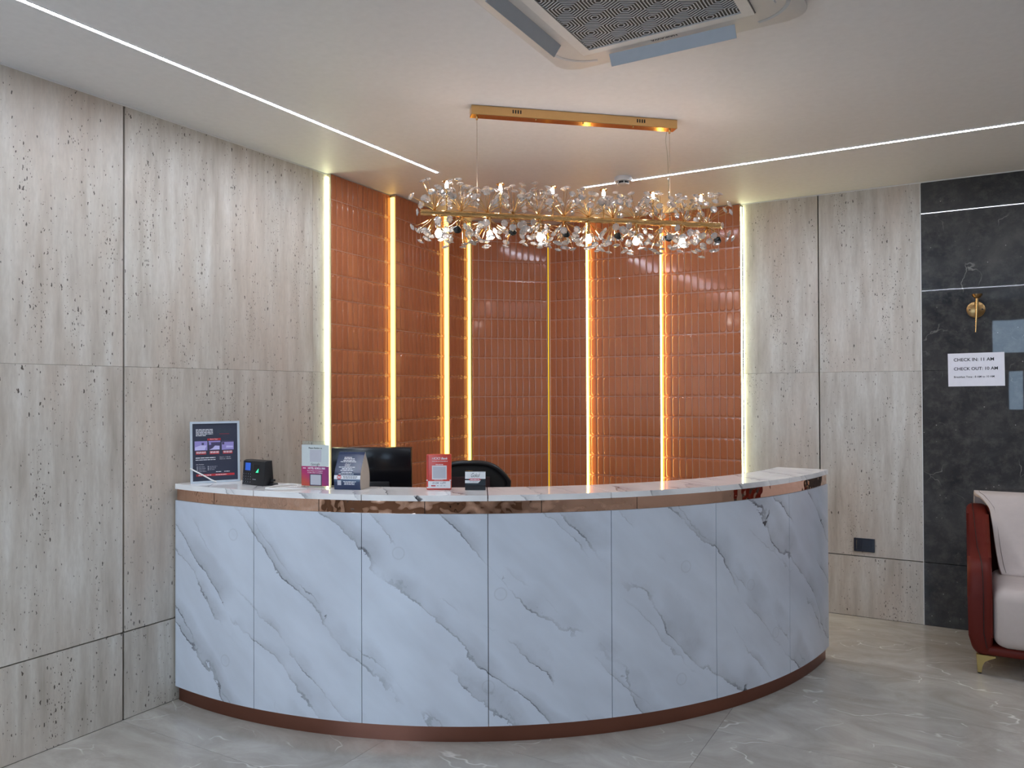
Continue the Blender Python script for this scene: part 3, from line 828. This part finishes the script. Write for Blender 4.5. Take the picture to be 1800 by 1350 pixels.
# --- navy tent card
tc = thing('tent_card', 'navy blue folded tent card with white band in front of monitor', 'tent card', (0.903, -2.884, ZT), R(18.7))
def tent_prof():
    f = [(-0.010 - 0.016 * math.sin(math.pi * min(1, k / 12 * 0.9 + 0.1)) * (1 - k / 12) ** 0.4 + 0.052 * (k / 12) ** 2.2, 0.165 * k / 12) for k in range(13)]
    return f
F = tent_prof()
Bk = [(0.085 - (p[0] + 0.010) * 0.9, p[1]) for p in F]
top_y = F[-1][0]
Bk[-1] = (top_y + 0.003, 0.165)
def sheet(prof, x0, x1, th):
    bm = NB(); V = []
    for (y, z) in prof:
        V.append([bm.verts.new((x0, y, z)), bm.verts.new((x1, y, z)), bm.verts.new((x1, y + th, z)), bm.verts.new((x0, y + th, z))])
    for a, b in zip(V, V[1:]):
        for i in range(4):
            bm.faces.new((a[i], a[(i + 1) % 4], b[(i + 1) % 4], b[i]))
    bm.faces.new(V[0]); bm.faces.new(V[-1][::-1])
    return bm
def fy(z):
    k = max(0, min(11.999, z / 0.165 * 12)); i = int(k); t = k - i
    return F[i][0] * (1 - t) + F[i + 1][0] * t
def conform(o):
    for v in o.data.vertices:
        v.co.y += fy(v.co.z)
    return o
obj('front_sheet', sheet(F, -0.0625, 0.0625, 0.0008), 'navy_card', tc, 60)
obj('back_sheet', sheet(Bk, -0.0625, 0.0625, 0.0008), 'card_inside', tc, 60)
obj('side_flap', prism(NB(), F[::-1] + [], 'x', 0.0612, 0.0622) if False else prism(NB(), [(p[0] + 0.0012, p[1]) for p in F[::-1]] + [(p[0] - 0.0006, p[1]) for p in Bk[:-1]], 'x', 0.0606, 0.0618), 'card_inside', tc)
obj('base_sheet', bx(-0.0625, 0.0605, -0.008, 0.083, 0.0, 0.0008), 'card_inside', tc)
conform(obj('white_band', bx(-0.0625, 0.0625, -0.0007, -0.0002, 0.047, 0.064), 'white_print', tc))
sl = NB(); lathe(sl, [(0.0, 0.0), (0.0105, 0.0), (0.0105, 0.0004), (0.0, 0.0004)], 18)
bmesh.ops.transform(sl, matrix=Matrix.Translation((-0.038, -0.0010, 0.0555)) @ Matrix.Rotation(R(90), 4, 'X'), verts=sl.verts)
conform(obj('red_seal', sl, 'red_print', tc))
conform(dashes(tc, [(-0.045, -0.031, 0.058, 0.003), (-0.045, -0.031, 0.053, 0.003)], 'white_print', -0.0018, seed=1))
conform(text('Gokul', tc, -0.006, 0.1105, 0.026, 'white_print', -0.0006, shear=0.4, height=0.012))
conform(dashes(tc, [(-0.030, 0.006, 0.141, 0.003), (-0.03, 0.02, 0.135, 0.003), (-0.032, 0.024, 0.128, 0.003), (-0.044, 0.034, 0.1225, 0.0028), (-0.046, 0.034, 0.0995, 0.0028), (-0.030, 0.018, 0.0925, 0.004), (-0.036, 0.026, 0.0855, 0.003), (-0.030, 0.020, 0.077, 0.003), (-0.042, 0.030, 0.070, 0.0028), (-0.018, 0.046, 0.036, 0.0028), (-0.012, 0.036, 0.030, 0.0028), (-0.014, 0.038, 0.024, 0.0028)], 'white_print', -0.0007, seed=14))
conform(dashes(tc, [(-0.020, 0.048, 0.0585, 0.0026), (-0.018, 0.044, 0.0525, 0.0028)], 'ink', -0.0011, seed=16))
conform(obj('code_area', bx(-0.046, -0.028, -0.0007, -0.0003, 0.020, 0.041), 'code_plate', tc))

# --- red payment sign
ps = thing('payment_sign', 'red payment sign with blank white square standing on desk', 'sign stand', (1.2715, -2.7045, ZT), R(28.1))
obj('sign_body', bx(-0.0555, 0.0555, -0.004, 0.016, 0.0, 0.1585, bev=0.004), 'red_plastic', ps, 40)
obj('side_ridge', bx(-0.0545, -0.0465, -0.0062, -0.0042, 0.012, 0.156, bev=0.0009, seg=1), 'red_plastic', ps)
Y = -0.0048
obj('footer_plate', bx(-0.0535, 0.0535, Y - 0.0012, Y + 0.0006, 0.0065, 0.0385), 'code_white', ps)
obj('code_plate', bx(-0.030, 0.036, Y - 0.0006, Y + 0.0006, 0.046, 0.108, bev=0.0003, seg=1), 'code_white', ps)
obj('code_area', bx(-0.026, 0.032, Y - 0.0012, Y - 0.0007, 0.0505, 0.1035), 'code_plate', ps)
text('ICICI Bank', ps, 0.0085, 0.140, 0.064, 'white_print', Y, shear=0.25, bold=0.02)
obj('bank_mark', prism(NB(), [(-0.0295, 0.136), (-0.0272, 0.136), (-0.0258, 0.1435), (-0.028, 0.1435)], 'y', Y - 0.0002, Y + 0.0002), 'white_print', ps)
dashes(ps, [(-0.029, 0.040, 0.1272, 0.0022), (-0.014, 0.020, 0.1125, 0.0026), (-0.02, 0.02, 0.0432, 0.0014)], 'white_print', Y, seed=4)
text('BHIM', ps, -0.0135, 0.0305, 0.030, 'grey_print', Y - 0.0016, shear=0.35, bold=0.01)
text('UPI', ps, 0.020, 0.0305, 0.024, 'grey_print', Y - 0.0016, shear=0.35, bold=0.01)
obj('pay_badge', bx(-0.034, -0.014, Y - 0.0018, Y - 0.0013, 0.0155, 0.0205), 'red_print', ps)
dashes(ps, [(-0.008, 0.000, 0.018, 0.0026), (0.006, 0.016, 0.018, 0.0022), (0.021, 0.032, 0.018, 0.0022)], 'grey_print', Y - 0.0016, seed=6)
bm = NB(); box(bm, -0.0555, -0.049, -0.0065, -0.0042, 0.040, 0.045); box(bm, 0.049, 0.0555, -0.0065, -0.0042, 0.040, 0.045)
obj('corner_clip', bm, 'code_white', ps)

# --- card holder
hd = thing('card_holder', 'black card holder with white visiting card in front of chair', 'card holder', (1.416, -2.626, ZT), R(28.2))
obj('holder', prism(NB(), [(-0.020, 0.0), (0.024, 0.0), (0.024, 0.004), (0.002, 0.006), (0.008, 0.083), (0.004, 0.083), (-0.010, 0.006), (-0.016, 0.022), (-0.020, 0.022)], 'x', -0.0455, 0.0455), 'black_gloss', hd)
def lean(o):
    for v in o.data.vertices: v.co.y += -0.0125 + (v.co.z - 0.006) * 0.18
    return o
lean(obj('card_upper', bx(-0.0465, 0.0445, -0.0012, 0.0, 0.049, 0.080), 'code_white', hd))
lean(obj('card_lower', prism(NB(), [(-0.0465, 0.030), (0.012, 0.030), (0.024, 0.0425), (-0.0465, 0.0425)], 'y', -0.0012, 0.0), 'code_white', hd))
lean(obj('card_middle', bx(-0.0465, 0.0445, -0.0006, 0.0, 0.0427, 0.0488), 'black_plastic', hd))
lean(obj('red_label', prism(NB(), [(-0.030, 0.046), (-0.025, 0.0415), (0.020, 0.0415), (0.025, 0.046), (0.020, 0.0505), (-0.025, 0.0505)], 'y', -0.0022, -0.0014), 'red_print', hd))
lean(text('Gokul', hd, 0.000, 0.0645, 0.040, 'ink', -0.0016, shear=0.4, height=0.017))
lean(dashes(hd, [(0.014, 0.041, 0.0775, 0.0012), (-0.014, -0.004, 0.0745, 0.0012)], 'grey_print', -0.0016, seed=3))
lean(dashes(hd, [(-0.023, 0.018, 0.046, 0.0028)], 'white_print', -0.0026, seed=5))
lean(dashes(hd, [(-0.026, 0.012, 0.036, 0.002)], 'grey_print', -0.0016, seed=6))

# ================================================================== CHANDELIER
CA = R(42.15)
cdx, cdy = math.cos(CA), math.sin(CA)
O = (1.366 - cdy * 0.03, -2.576 + cdx * 0.03)
mid = 0.508
cc = (O[0] + cdx * mid, O[1] + cdy * mid)
ZB = 2.297
cl = thing('chandelier', 'long gold chandelier of crystal flowers hanging over the desk', 'chandelier', (cc[0], cc[1], ZC), CA)
zb = ZB - ZC
obj('canopy', bx(-0.505, 0.505, -0.028, 0.028, -0.044, -0.0008, bev=0.002, seg=1), 'gold', cl)
bm = NB()
for s in (-0.31, 0.30):
    for k in range(4): box(bm, s + k * 0.012 - 0.003, s + k * 0.012 + 0.003, -0.0288, -0.0282, -0.028, -0.012)
obj('vent_slots', bm, 'joint_black', cl)
for s in (-0.476, 0.476):
    obj('suspension_wire', tube(NB(), [(s, 0.0, -0.0445), (s, 0.0, zb + 0.0135)], 0.0011, 5), 'metal_edge', cl)
    obj('wire_grip', lathe(NB(), [(0.0, -0.062), (0.005, -0.060), (0.006, -0.0445)], 10, (s, 0, 0)), 'gold', cl, 40)
obj('power_cord', sweep([(0.462, 0, -0.0445), (0.456, 0, -0.10), (0.466, 0, -0.2), (0.472, 0, zb + 0.013)], 0.0018, 5), 'acrylic', cl, 60)
for s in (-0.2, 0.03, 0.28):
    obj('canopy_screw', lathe(NB(), [(0.0, -0.052), (0.004, -0.051), (0.004, -0.0445)], 8, (s, -0.02, 0)), 'gold', cl)
obj('main_bar', tube(NB(), [(-0.738, 0, zb), (0.738, 0, zb)], 0.0145, 16), 'gold', cl, 40)
def crystal_mesh(r=0.0185):
    bm = NB(); n = 8
    rim_ = [bm.verts.new((r * (1.0 if i % 2 == 0 else 0.86) * math.cos(math.pi * i / n), r * (1.0 if i % 2 == 0 else 0.86) * math.sin(math.pi * i / n), 0.0)) for i in range(2 * n)]
    tb = [bm.verts.new((r * 0.55 * math.cos(2 * math.pi * (i + 0.5) / n), r * 0.55 * math.sin(2 * math.pi * (i + 0.5) / n), 0.0055)) for i in range(n)]
    cu = bm.verts.new((0, 0, -0.0085))
    for i in range(2 * n): bm.faces.new((rim_[i], rim_[(i + 1) % (2 * n)], cu))
    for i in range(n):
        a, b, c = rim_[2 * i], rim_[2 * i + 1], rim_[(2 * i + 2) % (2 * n)]
        bm.faces.new((a, b, tb[i])); bm.faces.new((b, c, tb[i])); bm.faces.new((c, tb[(i + 1) % n], tb[i]))
    bm.faces.new(tb)
    return mesh_of(bm, 'crystal_flower', 'crystal')
CM = crystal_mesh()
EXTRA = NB()
def spray(s, sign, k, seed):
    """a bundle of gold wires from one point of the bar, a crystal flower at each tip"""
    r = random.Random(seed)
    base = Vector((s, 0, zb + sign * 0.012))
    bm = NB(); tips = []
    for i in range(k + 7):
        for _ in range(30):
            th = r.uniform(0, 2 * math.pi)
            el = math.acos(1 - r.random() * 0.74)           # angle from the vertical
            d = Vector((math.sin(el) * math.cos(th) * 0.85, math.sin(el) * math.sin(th), math.cos(el) * sign))
            ln = r.uniform(0.098, 0.146)
            tip = base + d * ln
            if abs(tip.z - zb) > 0.042 and all((tip - t).length > 0.024 for t in tips): break
        tips.append(tip)
        tube(bm, [base, base + d * ln * 0.5 + Vector((0, 0, sign * 0.006)), tip], 0.0011, 4, caps=False)
        nrm = (tip - base).normalized()
        q = nrm.to_track_quat('Z', 'Y')
        if i < k:
            o = put('crystal_flower', CM, cl, tip + nrm * 0.006)
            o.rotation_euler = q.to_euler()
        else:
            old = len(EXTRA.verts)
            EXTRA.from_mesh(CM); EXTRA.verts.ensure_lookup_table()
            bmesh.ops.transform(EXTRA, matrix=Matrix.Translation(tip + nrm * 0.006) @ q.to_matrix().to_4x4(), verts=EXTRA.verts[old:])
    w_ = obj('wire_spray', bm, 'gold', cl, 60)
NS = 12
for i in range(NS):
    spray(-0.672 + 1.344 * i / (NS - 1), 1, 12, 100 + i)
    spray(-0.690 + 1.344 * i / (NS - 1) + 0.02, -1, 12, 300 + i)
obj('crystal_filler', EXTRA, 'crystal', cl, kind='stuff')
def plight(name, loc, watt, col, rad=0.012):
    l = bpy.data.lights.new(name, 'POINT'); l.energy = watt; l.color = col; l.shadow_soft_size = rad
    o = link(bpy.data.objects.new(name, l)); o.parent = cl; o.location = loc
WARM = (1.0, 0.80, 0.71)
for i in range(6):
    s = -0.617 + 0.2512 * i
    obj('cap_stem', tube(NB(), [(s, 0.0, zb + 0.012), (s, 0.0, zb + 0.140)], 0.004, 8), 'gold', cl, 60)
    cp = obj('cap_disc', lathe(NB(), [(0.0, zb + 0.140), (0.010, zb + 0.1405), (0.0195, zb + 0.146), (0.018, zb + 0.149), (0.0, zb + 0.153)], 16, (s, 0, 0)), 'gold', cl, 60)
    obj('upper_bulb', lathe(NB(), [(0.0052, zb + 0.115), (0.0075, zb + 0.120), (0.0075, zb + 0.134), (0.0052, zb + 0.1385)], 12, (s, 0, 0)), 'bulb_glow', cl, 60)
    plight('upper_lamp_light', (s + 0.02, -0.022, zb + 0.168), UPBULB_W, WARM, 0.004)
    s = -0.657 + 0.238 * i
    obj('lamp_holder', lathe(NB(), [(0.006, zb - 0.012), (0.006, zb - 0.055), (0.010, zb - 0.06), (0.010, zb - 0.074), (0.0, zb - 0.075)], 12, (s, -0.012, 0)), 'gold', cl, 60)
    obj('lower_bulb', lathe(NB(), [(0.0, zb - 0.116), (0.011, zb - 0.111), (0.016, zb - 0.097), (0.011, zb - 0.083), (0.006, zb - 0.076)], 14, (s, -0.012, 0)), 'bulb_glow', cl, 60)
    plight('lower_lamp_light', (s, -0.012, zb - 0.097), BULB_W, WARM, 0.005)
    s = -0.576 + 0.2548 * i
    obj('dark_cup', lathe(NB(), [(0.0, 0.020), (0.006, 0.018), (0.0195, 0.0), (0.0195, -0.004), (0.0, -0.008)], 14), 'smoked_glass', cl, None, (s, -0.055, zb - 0.083), (R(60), 0, 0))
    obj('cup_stem', tube(NB(), [(s, -0.01, zb - 0.010), (s, -0.04, zb - 0.069)], 0.0022, 6), 'gold', cl, 60)
for s in (-0.742, 0.742):
    o = put('crystal_flower', CM, cl, (s + (0.009 if s > 0 else -0.009), 0, zb)); o.rotation_euler = (0, R(90) if s > 0 else R(-90), 0)

# ================================================================== AIR CONDITIONER
ac = thing('air_conditioner', 'white ceiling cassette air conditioner with black hexagon grille', 'air conditioner', (2.39, -3.2075, ZC))
def rrect(hx, hy, r, n=6):
    pts = []
    for sx, sy, a0 in ((1, 1, 0), (-1, 1, 90), (-1, -1, 180), (1, -1, 270)):
        for k in range(n + 1):
            a = R(a0 + 90 * k / n)
            pts.append((sx * (hx - r) + r * math.cos(a), sy * (hy - r) + r * math.sin(a)))
    return pts
obj('panel', prism(NB(), rrect(0.47, 0.4725, 0.07), 'z', -0.030, -0.0008, bev=0.006), 'white_plastic', ac, 40)
GXa, GXb, GYa, GYb = -0.29, 0.27, -0.31, 0.318
bm = NB()
for q in ((-0.33, 0.31, 0.3195, 0.352), (-0.33, 0.31, -0.352, GYa - 0.0015), (-0.33, GXa - 0.0015, GYa - 0.0015, 0.3195), (GXb + 0.0015, 0.31, GYa - 0.0015, 0.3195)):
    box(bm, q[0], q[1], q[2], q[3], -0.0365, -0.0305)
obj('grille_frame', bm, 'white_plastic', ac)
obj('grille_recess', bx(GXa, GXb, GYa, GYb, -0.0322, -0.0304), 'joint_black', ac)
bm = NB(); HR = 0.066
def bar2(bm, p, q, w_, z0, z1):
    p, q = Vector(p), Vector(q); d = (q - p)
    if d.length < 1e-5: return
    n_ = Vector((-d.y, d.x)).normalized() * w_ / 2
    pts = [p + n_, p - n_, q - n_, q + n_]
    A = [bm.verts.new((v.x, v.y, z0)) for v in pts]; B = [bm.verts.new((v.x, v.y, z1)) for v in pts]
    bm.faces.new(A); bm.faces.new(B[::-1])
    for i in range(4): bm.faces.new((A[i], B[i], B[(i + 1) % 4], A[(i + 1) % 4]))
def clip(p, q):
    t0, t1 = 0.0, 1.0
    dx, dy = q[0] - p[0], q[1] - p[1]
    for pp, qq in ((-dx, p[0] - GXa), (dx, GXb - p[0]), (-dy, p[1] - GYa), (dy, GYb - p[1])):
        if abs(pp) < 1e-9:
            if qq < 0: return None
        else:
            t = qq / pp
            if pp < 0: t0 = max(t0, t)
            else: t1 = min(t1, t)
    if t0 >= t1: return None
    return (p[0] + t0 * dx, p[1] + t0 * dy), (p[0] + t1 * dx, p[1] + t1 * dy)
row = -6
for row in range(-6, 8):
    for colu in range(-6, 7):
        cx = colu * HR * math.sqrt(3) + (row % 2) * HR * math.sqrt(3) / 2; cy = row * HR * 1.5
        for ring in (0.2, 0.4, 0.6, 0.8, 1.0):
            hp = [(cx + HR * ring * math.cos(R(60 * k + 30)), cy + HR * ring * math.sin(R(60 * k + 30))) for k in range(7)]
            for k in range(6):
                if ring == 1.0 and k > 2: continue
                c_ = clip(hp[k], hp[k + 1])
                if c_: bar2(bm, c_[0], c_[1], 0.0042, -0.0342, -0.0328)
obj('grille_slats', bm, 'ac_flap', ac, kind='stuff')
def flap(axis, sgn, label):
    """louvre hinged near the panel edge and hanging open"""
    bm = NB()
    if axis == 'y':
        prof = [(sgn * 0.398, -0.031), (sgn * 0.402, -0.033), (sgn * 0.428, -0.068), (sgn * 0.4245, -0.070)]
        prism(bm, prof, 'x', -0.245, 0.230)
    else:
        prof = [(sgn * 0.370, -0.031), (sgn * 0.375, -0.032), (sgn * 0.403, -0.067), (sgn * 0.399, -0.069)]
        prism(bm, prof, 'y', -0.240, 0.240)
    obj('louvre', bm, 'ac_flap', ac)
for ax in 'xy':
    for sg in (-1, 1): flap(ax, sg, '')
for sx in (-1, 1):
    for sy in (-1, 1):
        pts = []
        for k in range(9):
            a = R(8 + 74 * k / 8)
            pts.append((sx * (0.285 + 0.145 * math.cos(a)), sy * (0.285 + 0.145 * math.sin(a))))
        bm = NB()
        for p, q in zip(pts, pts[1:]): bar2(bm, p, q, 0.014, -0.0312, -0.0304)
        obj('corner_slot', bm, 'ac_flap', ac)
bm = NB()
for q in ((-0.3325, -0.3308, -0.355, 0.355), (0.3108, 0.3125, -0.355, 0.355)):
    box(bm, q[0], q[1], q[2], q[3], -0.0311, -0.0303)
obj('panel_joint', bm, 'seam_dark', ac)
tx = text('HAIKAWA', ac, 0, 0, 0.100, 'ink', 0, bold=0.02, height=0.013)
for v in tx.data.vertices:
    v.co = Vector((-v.co.x - 0.02, 0.375 + v.co.z, -0.0306))
# ================================================================== SMOKE DETECTOR
sm = thing('smoke_detector', 'small white round smoke detector on the ceiling', 'smoke detector', (1.505, -1.075, ZC))
obj('base', lathe(NB(), [(0.0, -0.0008), (0.055, -0.0008), (0.055, -0.022), (0.052, -0.028), (0.0, -0.028)], 24), 'white_plastic', sm, 40)
obj('chamber', lathe(NB(), [(0.034, -0.0285), (0.034, -0.040), (0.0, -0.040)], 20), 'joint_black', sm, 40)
obj('cap', lathe(NB(), [(0.036, -0.0405), (0.036, -0.044), (0.028, -0.048), (0.0, -0.049)], 20), 'white_plastic', sm, 40)
for k in range(6):
    a = R(60 * k)
    obj('rib', tube(NB(), [(0.037 * math.cos(a), 0.037 * math.sin(a), -0.028), (0.037 * math.cos(a), 0.037 * math.sin(a), -0.042)], 0.003, 6), 'white_plastic', sm)

# ================================================================== RIGHT WALL THINGS
sc_ = thing('wall_sconce', 'brass torch wall sconce with round plate on dark marble', 'wall light', (3.378, 0.0, 1.972))
bm = NB(); lathe(bm, [(0.0, 0.0), (0.050, 0.0), (0.050, 0.010), (0.046, 0.013), (0.0, 0.013)], 32)
bmesh.ops.transform(bm, matrix=Matrix.Rotation(R(90), 4, 'X'), verts=bm.verts)
obj('back_plate', bm, 'brass_dark', sc_, 40, (0, -0.0006, 0))
bm = NB()
for x in (-0.034, 0.034):
    b2 = NB()
    tube(bm, [(x, -0.0134, 0.0), (x, -0.0152, 0.0)], 0.005, 10)
    b2.free()
obj('screw', bm, 'joint_black', sc_)
obj('arm', tube(NB(), [(0.003, -0.0138, 0.0), (0.003, -0.055, 0.0)], 0.007, 10), 'brass_dark', sc_, 40)
obj('stem', tube(NB(), [(-0.003, -0.060, -0.142), (0.002, -0.060, -0.04), (0.006, -0.060, 0.065)], 0.0035, 12, 0.0085), 'gold', sc_, 60)
obj('cup', lathe(NB(), [(0.008, 0.063), (0.020, 0.069), (0.027, 0.080), (0.028, 0.089), (0.025, 0.089), (0.021, 0.078), (0.0, 0.074)], 24, (0.006, -0.060, 0)), 'brass_dark', sc_, 40)

no = thing('paper_notice', 'white paper notice with check in times taped to dark marble', 'notice', (3.3765, -0.0015, 1.503))
o = obj('sheet', bx(-0.1495, 0.149, -0.0006, 0.0, 0.0, 0.204), 'paper', no)
no.rotation_euler = (0, R(-0.6), 0)
text('CHECK IN: 11 AM', no, -0.118, 0.164, 0.213, 'ink', -0.0012, bold=0.016, align='LEFT')
text('CHECK OUT: 10 AM', no, -0.118, 0.108, 0.232, 'ink', -0.0012, bold=0.016, align='LEFT')
text('Breakfast Time : 8 AM to 10 AM', no, -0.118, 0.058, 0.213, 'ink', -0.0012, bold=0.012, align='LEFT')

pk = thing('power_socket', 'black power socket plate on the right travertine wall', 'socket', (2.7395, 0.0, 0.4705))
obj('plate', bx(-0.0625, 0.0625, -0.009, -0.0005, -0.0435, 0.0435, bev=0.002), 'socket_black', pk)
obj('socket_insert', bx(-0.010, 0.045, -0.0105, -0.0092, -0.030, 0.030), 'socket_black', pk)
obj('switch', bx(-0.046, -0.016, -0.0115, -0.0092, -0.028, 0.028, bev=0.001, seg=1), 'socket_black', pk)
bm = NB()
for x, z in ((0.018, 0.010), (0.009, -0.008), (0.027, -0.008)):
    tube(bm, [(x, -0.0106, z), (x, -0.0109, z)], 0.0034, 10)
obj('pin_holes', bm, 'joint_black', pk)

# ================================================================== SOFA
so_ = thing('sofa', 'maroon leather sofa with cream seat and draped cream back cover', 'sofa', (3.315, -0.06, 0))
SX = 1.55
prof = [(-0.745, 0.100), (-0.03, 0.100), (0.0, 0.13), (-0.01, 0.74), (-0.05, 0.80), (-0.12, 0.805), (-0.22, 0.76), (-0.36, 0.665), (-0.50, 0.612), (-0.66, 0.592), (-0.735, 0.570), (-0.765, 0.52), (-0.775, 0.40), (-0.770, 0.20), (-0.760, 0.120)]
for x0, x1 in ((0.0, 0.112), (SX - 0.112, SX)):
    bm = NB()
    prism(bm, prof, 'x', x0, x1, bev=0.036, seg=4)
    # the outer side curves inwards towards the floor
    for v in bm.verts:
        if v.co.z < 0.25:
            k = (0.25 - v.co.z) / 0.15
            if x0 == 0.0 and v.co.x < 0.06: v.co.x += 0.030 * k * k
            if x0 > 0 and v.co.x > SX - 0.06: v.co.x -= 0.030 * k * k
    a_ = obj('arm', bm, 'leather', so_, 50)
    xs_ = x0 + 0.056
    obj('seam', tube(NB(), [(xs_ - 0.026, -0.10, 0.812), (xs_ - 0.02, -0.22, 0.767), (xs_ - 0.006, -0.50, 0.618), (xs_ + 0.004, -0.66, 0.597), (xs_ + 0.010, -0.742, 0.572), (xs_ + 0.014, -0.7765, 0.50), (xs_ + 0.016, -0.7785, 0.40), (xs_ + 0.016, -0.774, 0.22), (xs_ + 0.030, -0.766, 0.14)], 0.0024, 5), 'leather_seam', a_, 60)
obj('base_rail', bx(0.06, SX - 0.06, -0.757, -0.03, 0.100, 0.150, bev=0.018, seg=3), 'leather', so_, 50)
obj('back_shell', bx(0.08, SX - 0.08, -0.16, 0.0, 0.152, 0.80, bev=0.05, seg=4), 'leather', so_, 50)
o = obj('seat_cushion', bx(0.1135, SX - 0.1135, -0.792, -0.17, 0.146, 0.455, bev=0.062, seg=6), 'cream_fabric', so_, 60)
obj('seat_piping', tube(NB(), [(0.1320, -0.7735, 0.20), (0.1315, -0.7740, 0.30), (0.1320, -0.7735, 0.385), (0.1330, -0.757, 0.425), (0.1340, -0.73, 0.4365), (0.1345, -0.66, 0.4375)], 0.0022, 5), 'cream_fabric', o, 60)
# draped back cover
def cover(u, v):
    """u 0..1 along the sofa, v 0..1 from behind the back over the top and down to the seat"""
    path = [(-0.005, 0.62), (-0.015, 0.79), (-0.055, 0.868), (-0.120, 0.887), (-0.185, 0.868), (-0.225, 0.80), (-0.265, 0.70), (-0.315, 0.58), (-0.365, 0.500), (-0.41, 0.462)]
    t = v * (len(path) - 1); i = min(int(t), len(path) - 2); f = t - i
    y = path[i][0] * (1 - f) + path[i + 1][0] * f; z = path[i][1] * (1 - f) + path[i + 1][1] * f
    k_ = max(0.0, min(1.0, (v - 0.36) / 0.24)); k2 = max(0.0, min(1.0, (v - 0.6) / 0.4))
    left = 0.040 + 0.080 * k_ * k_ * (3 - 2 * k_) + 0.045 * k2
    x = left + u * (SX - left * 2)
    d = x + 0.85 * (v - 0.4)
    fold = 0.010 * math.sin(d * 21 + 3 * math.sin(v * 5)) * max(0, v - 0.3) + 0.016 * math.exp(-((x - 0.10 - 0.40 * max(0, v - 0.45)) / 0.03) ** 2) * max(0, v - 0.35)
    y -= fold; z += fold * 0.5
    return Vector((x, y, z))
bm = NB(); nu, nv = 90, 40
gr = [[bm.verts.new(cover((i / nu) ** 1.3, j / nv)) for i in range(nu + 1)] for j in range(nv + 1)]
for j in range(nv):
    for i in range(nu):
        bm.faces.new((gr[j][i], gr[j][i + 1], gr[j + 1][i + 1], gr[j + 1][i]))
o = obj('back_cover', bm, 'cream_fabric', so_, 180)
md = o.modifiers.new('s', 'SOLIDIFY'); md.thickness = 0.022; md.offset = -1
md = o.modifiers.new('b', 'SUBSURF'); md.levels = 1; md.render_levels = 1
obj('cover_seam', tube(NB(), [cover(0.012, 0.34 + 0.64 * k / 18) + Vector((0.010, 0.0, 0.0)) for k in range(19)], 0.0016, 5), 'fabric_seam', o, 60)
def leg(xa, sgn, yb):
    pts = [(0, 0.0995), (0.086, 0.0995), (0.088, 0.091), (0.060, 0.080), (0.038, 0.066), (0.028, 0.045), (0.024, 0.007), (0.006, 0.007)]
    pts = [(xa + sgn * p[0], p[1]) for p in pts]
    if sgn < 0: pts = pts[::-1]
    l_ = obj('leg', prism(NB(), pts, 'y', yb, yb + 0.030, bev=0.0012, seg=1), 'gold_leg', so_)
    obj('foot_pad', lathe(NB(), [(0.0, 0.0), (0.009, 0.0), (0.009, 0.0068), (0.0, 0.0068)], 12, (xa + sgn * 0.015, yb + 0.015, 0)), 'black_plastic', l_)
plain('gold_leg', (0.46, 0.33, 0.12), 0.3, 0.75)
for xa, sg in ((0.037, 1), (SX - 0.037, -1)):
    for yb in (-0.752, -0.10): leg(xa, sg, yb)
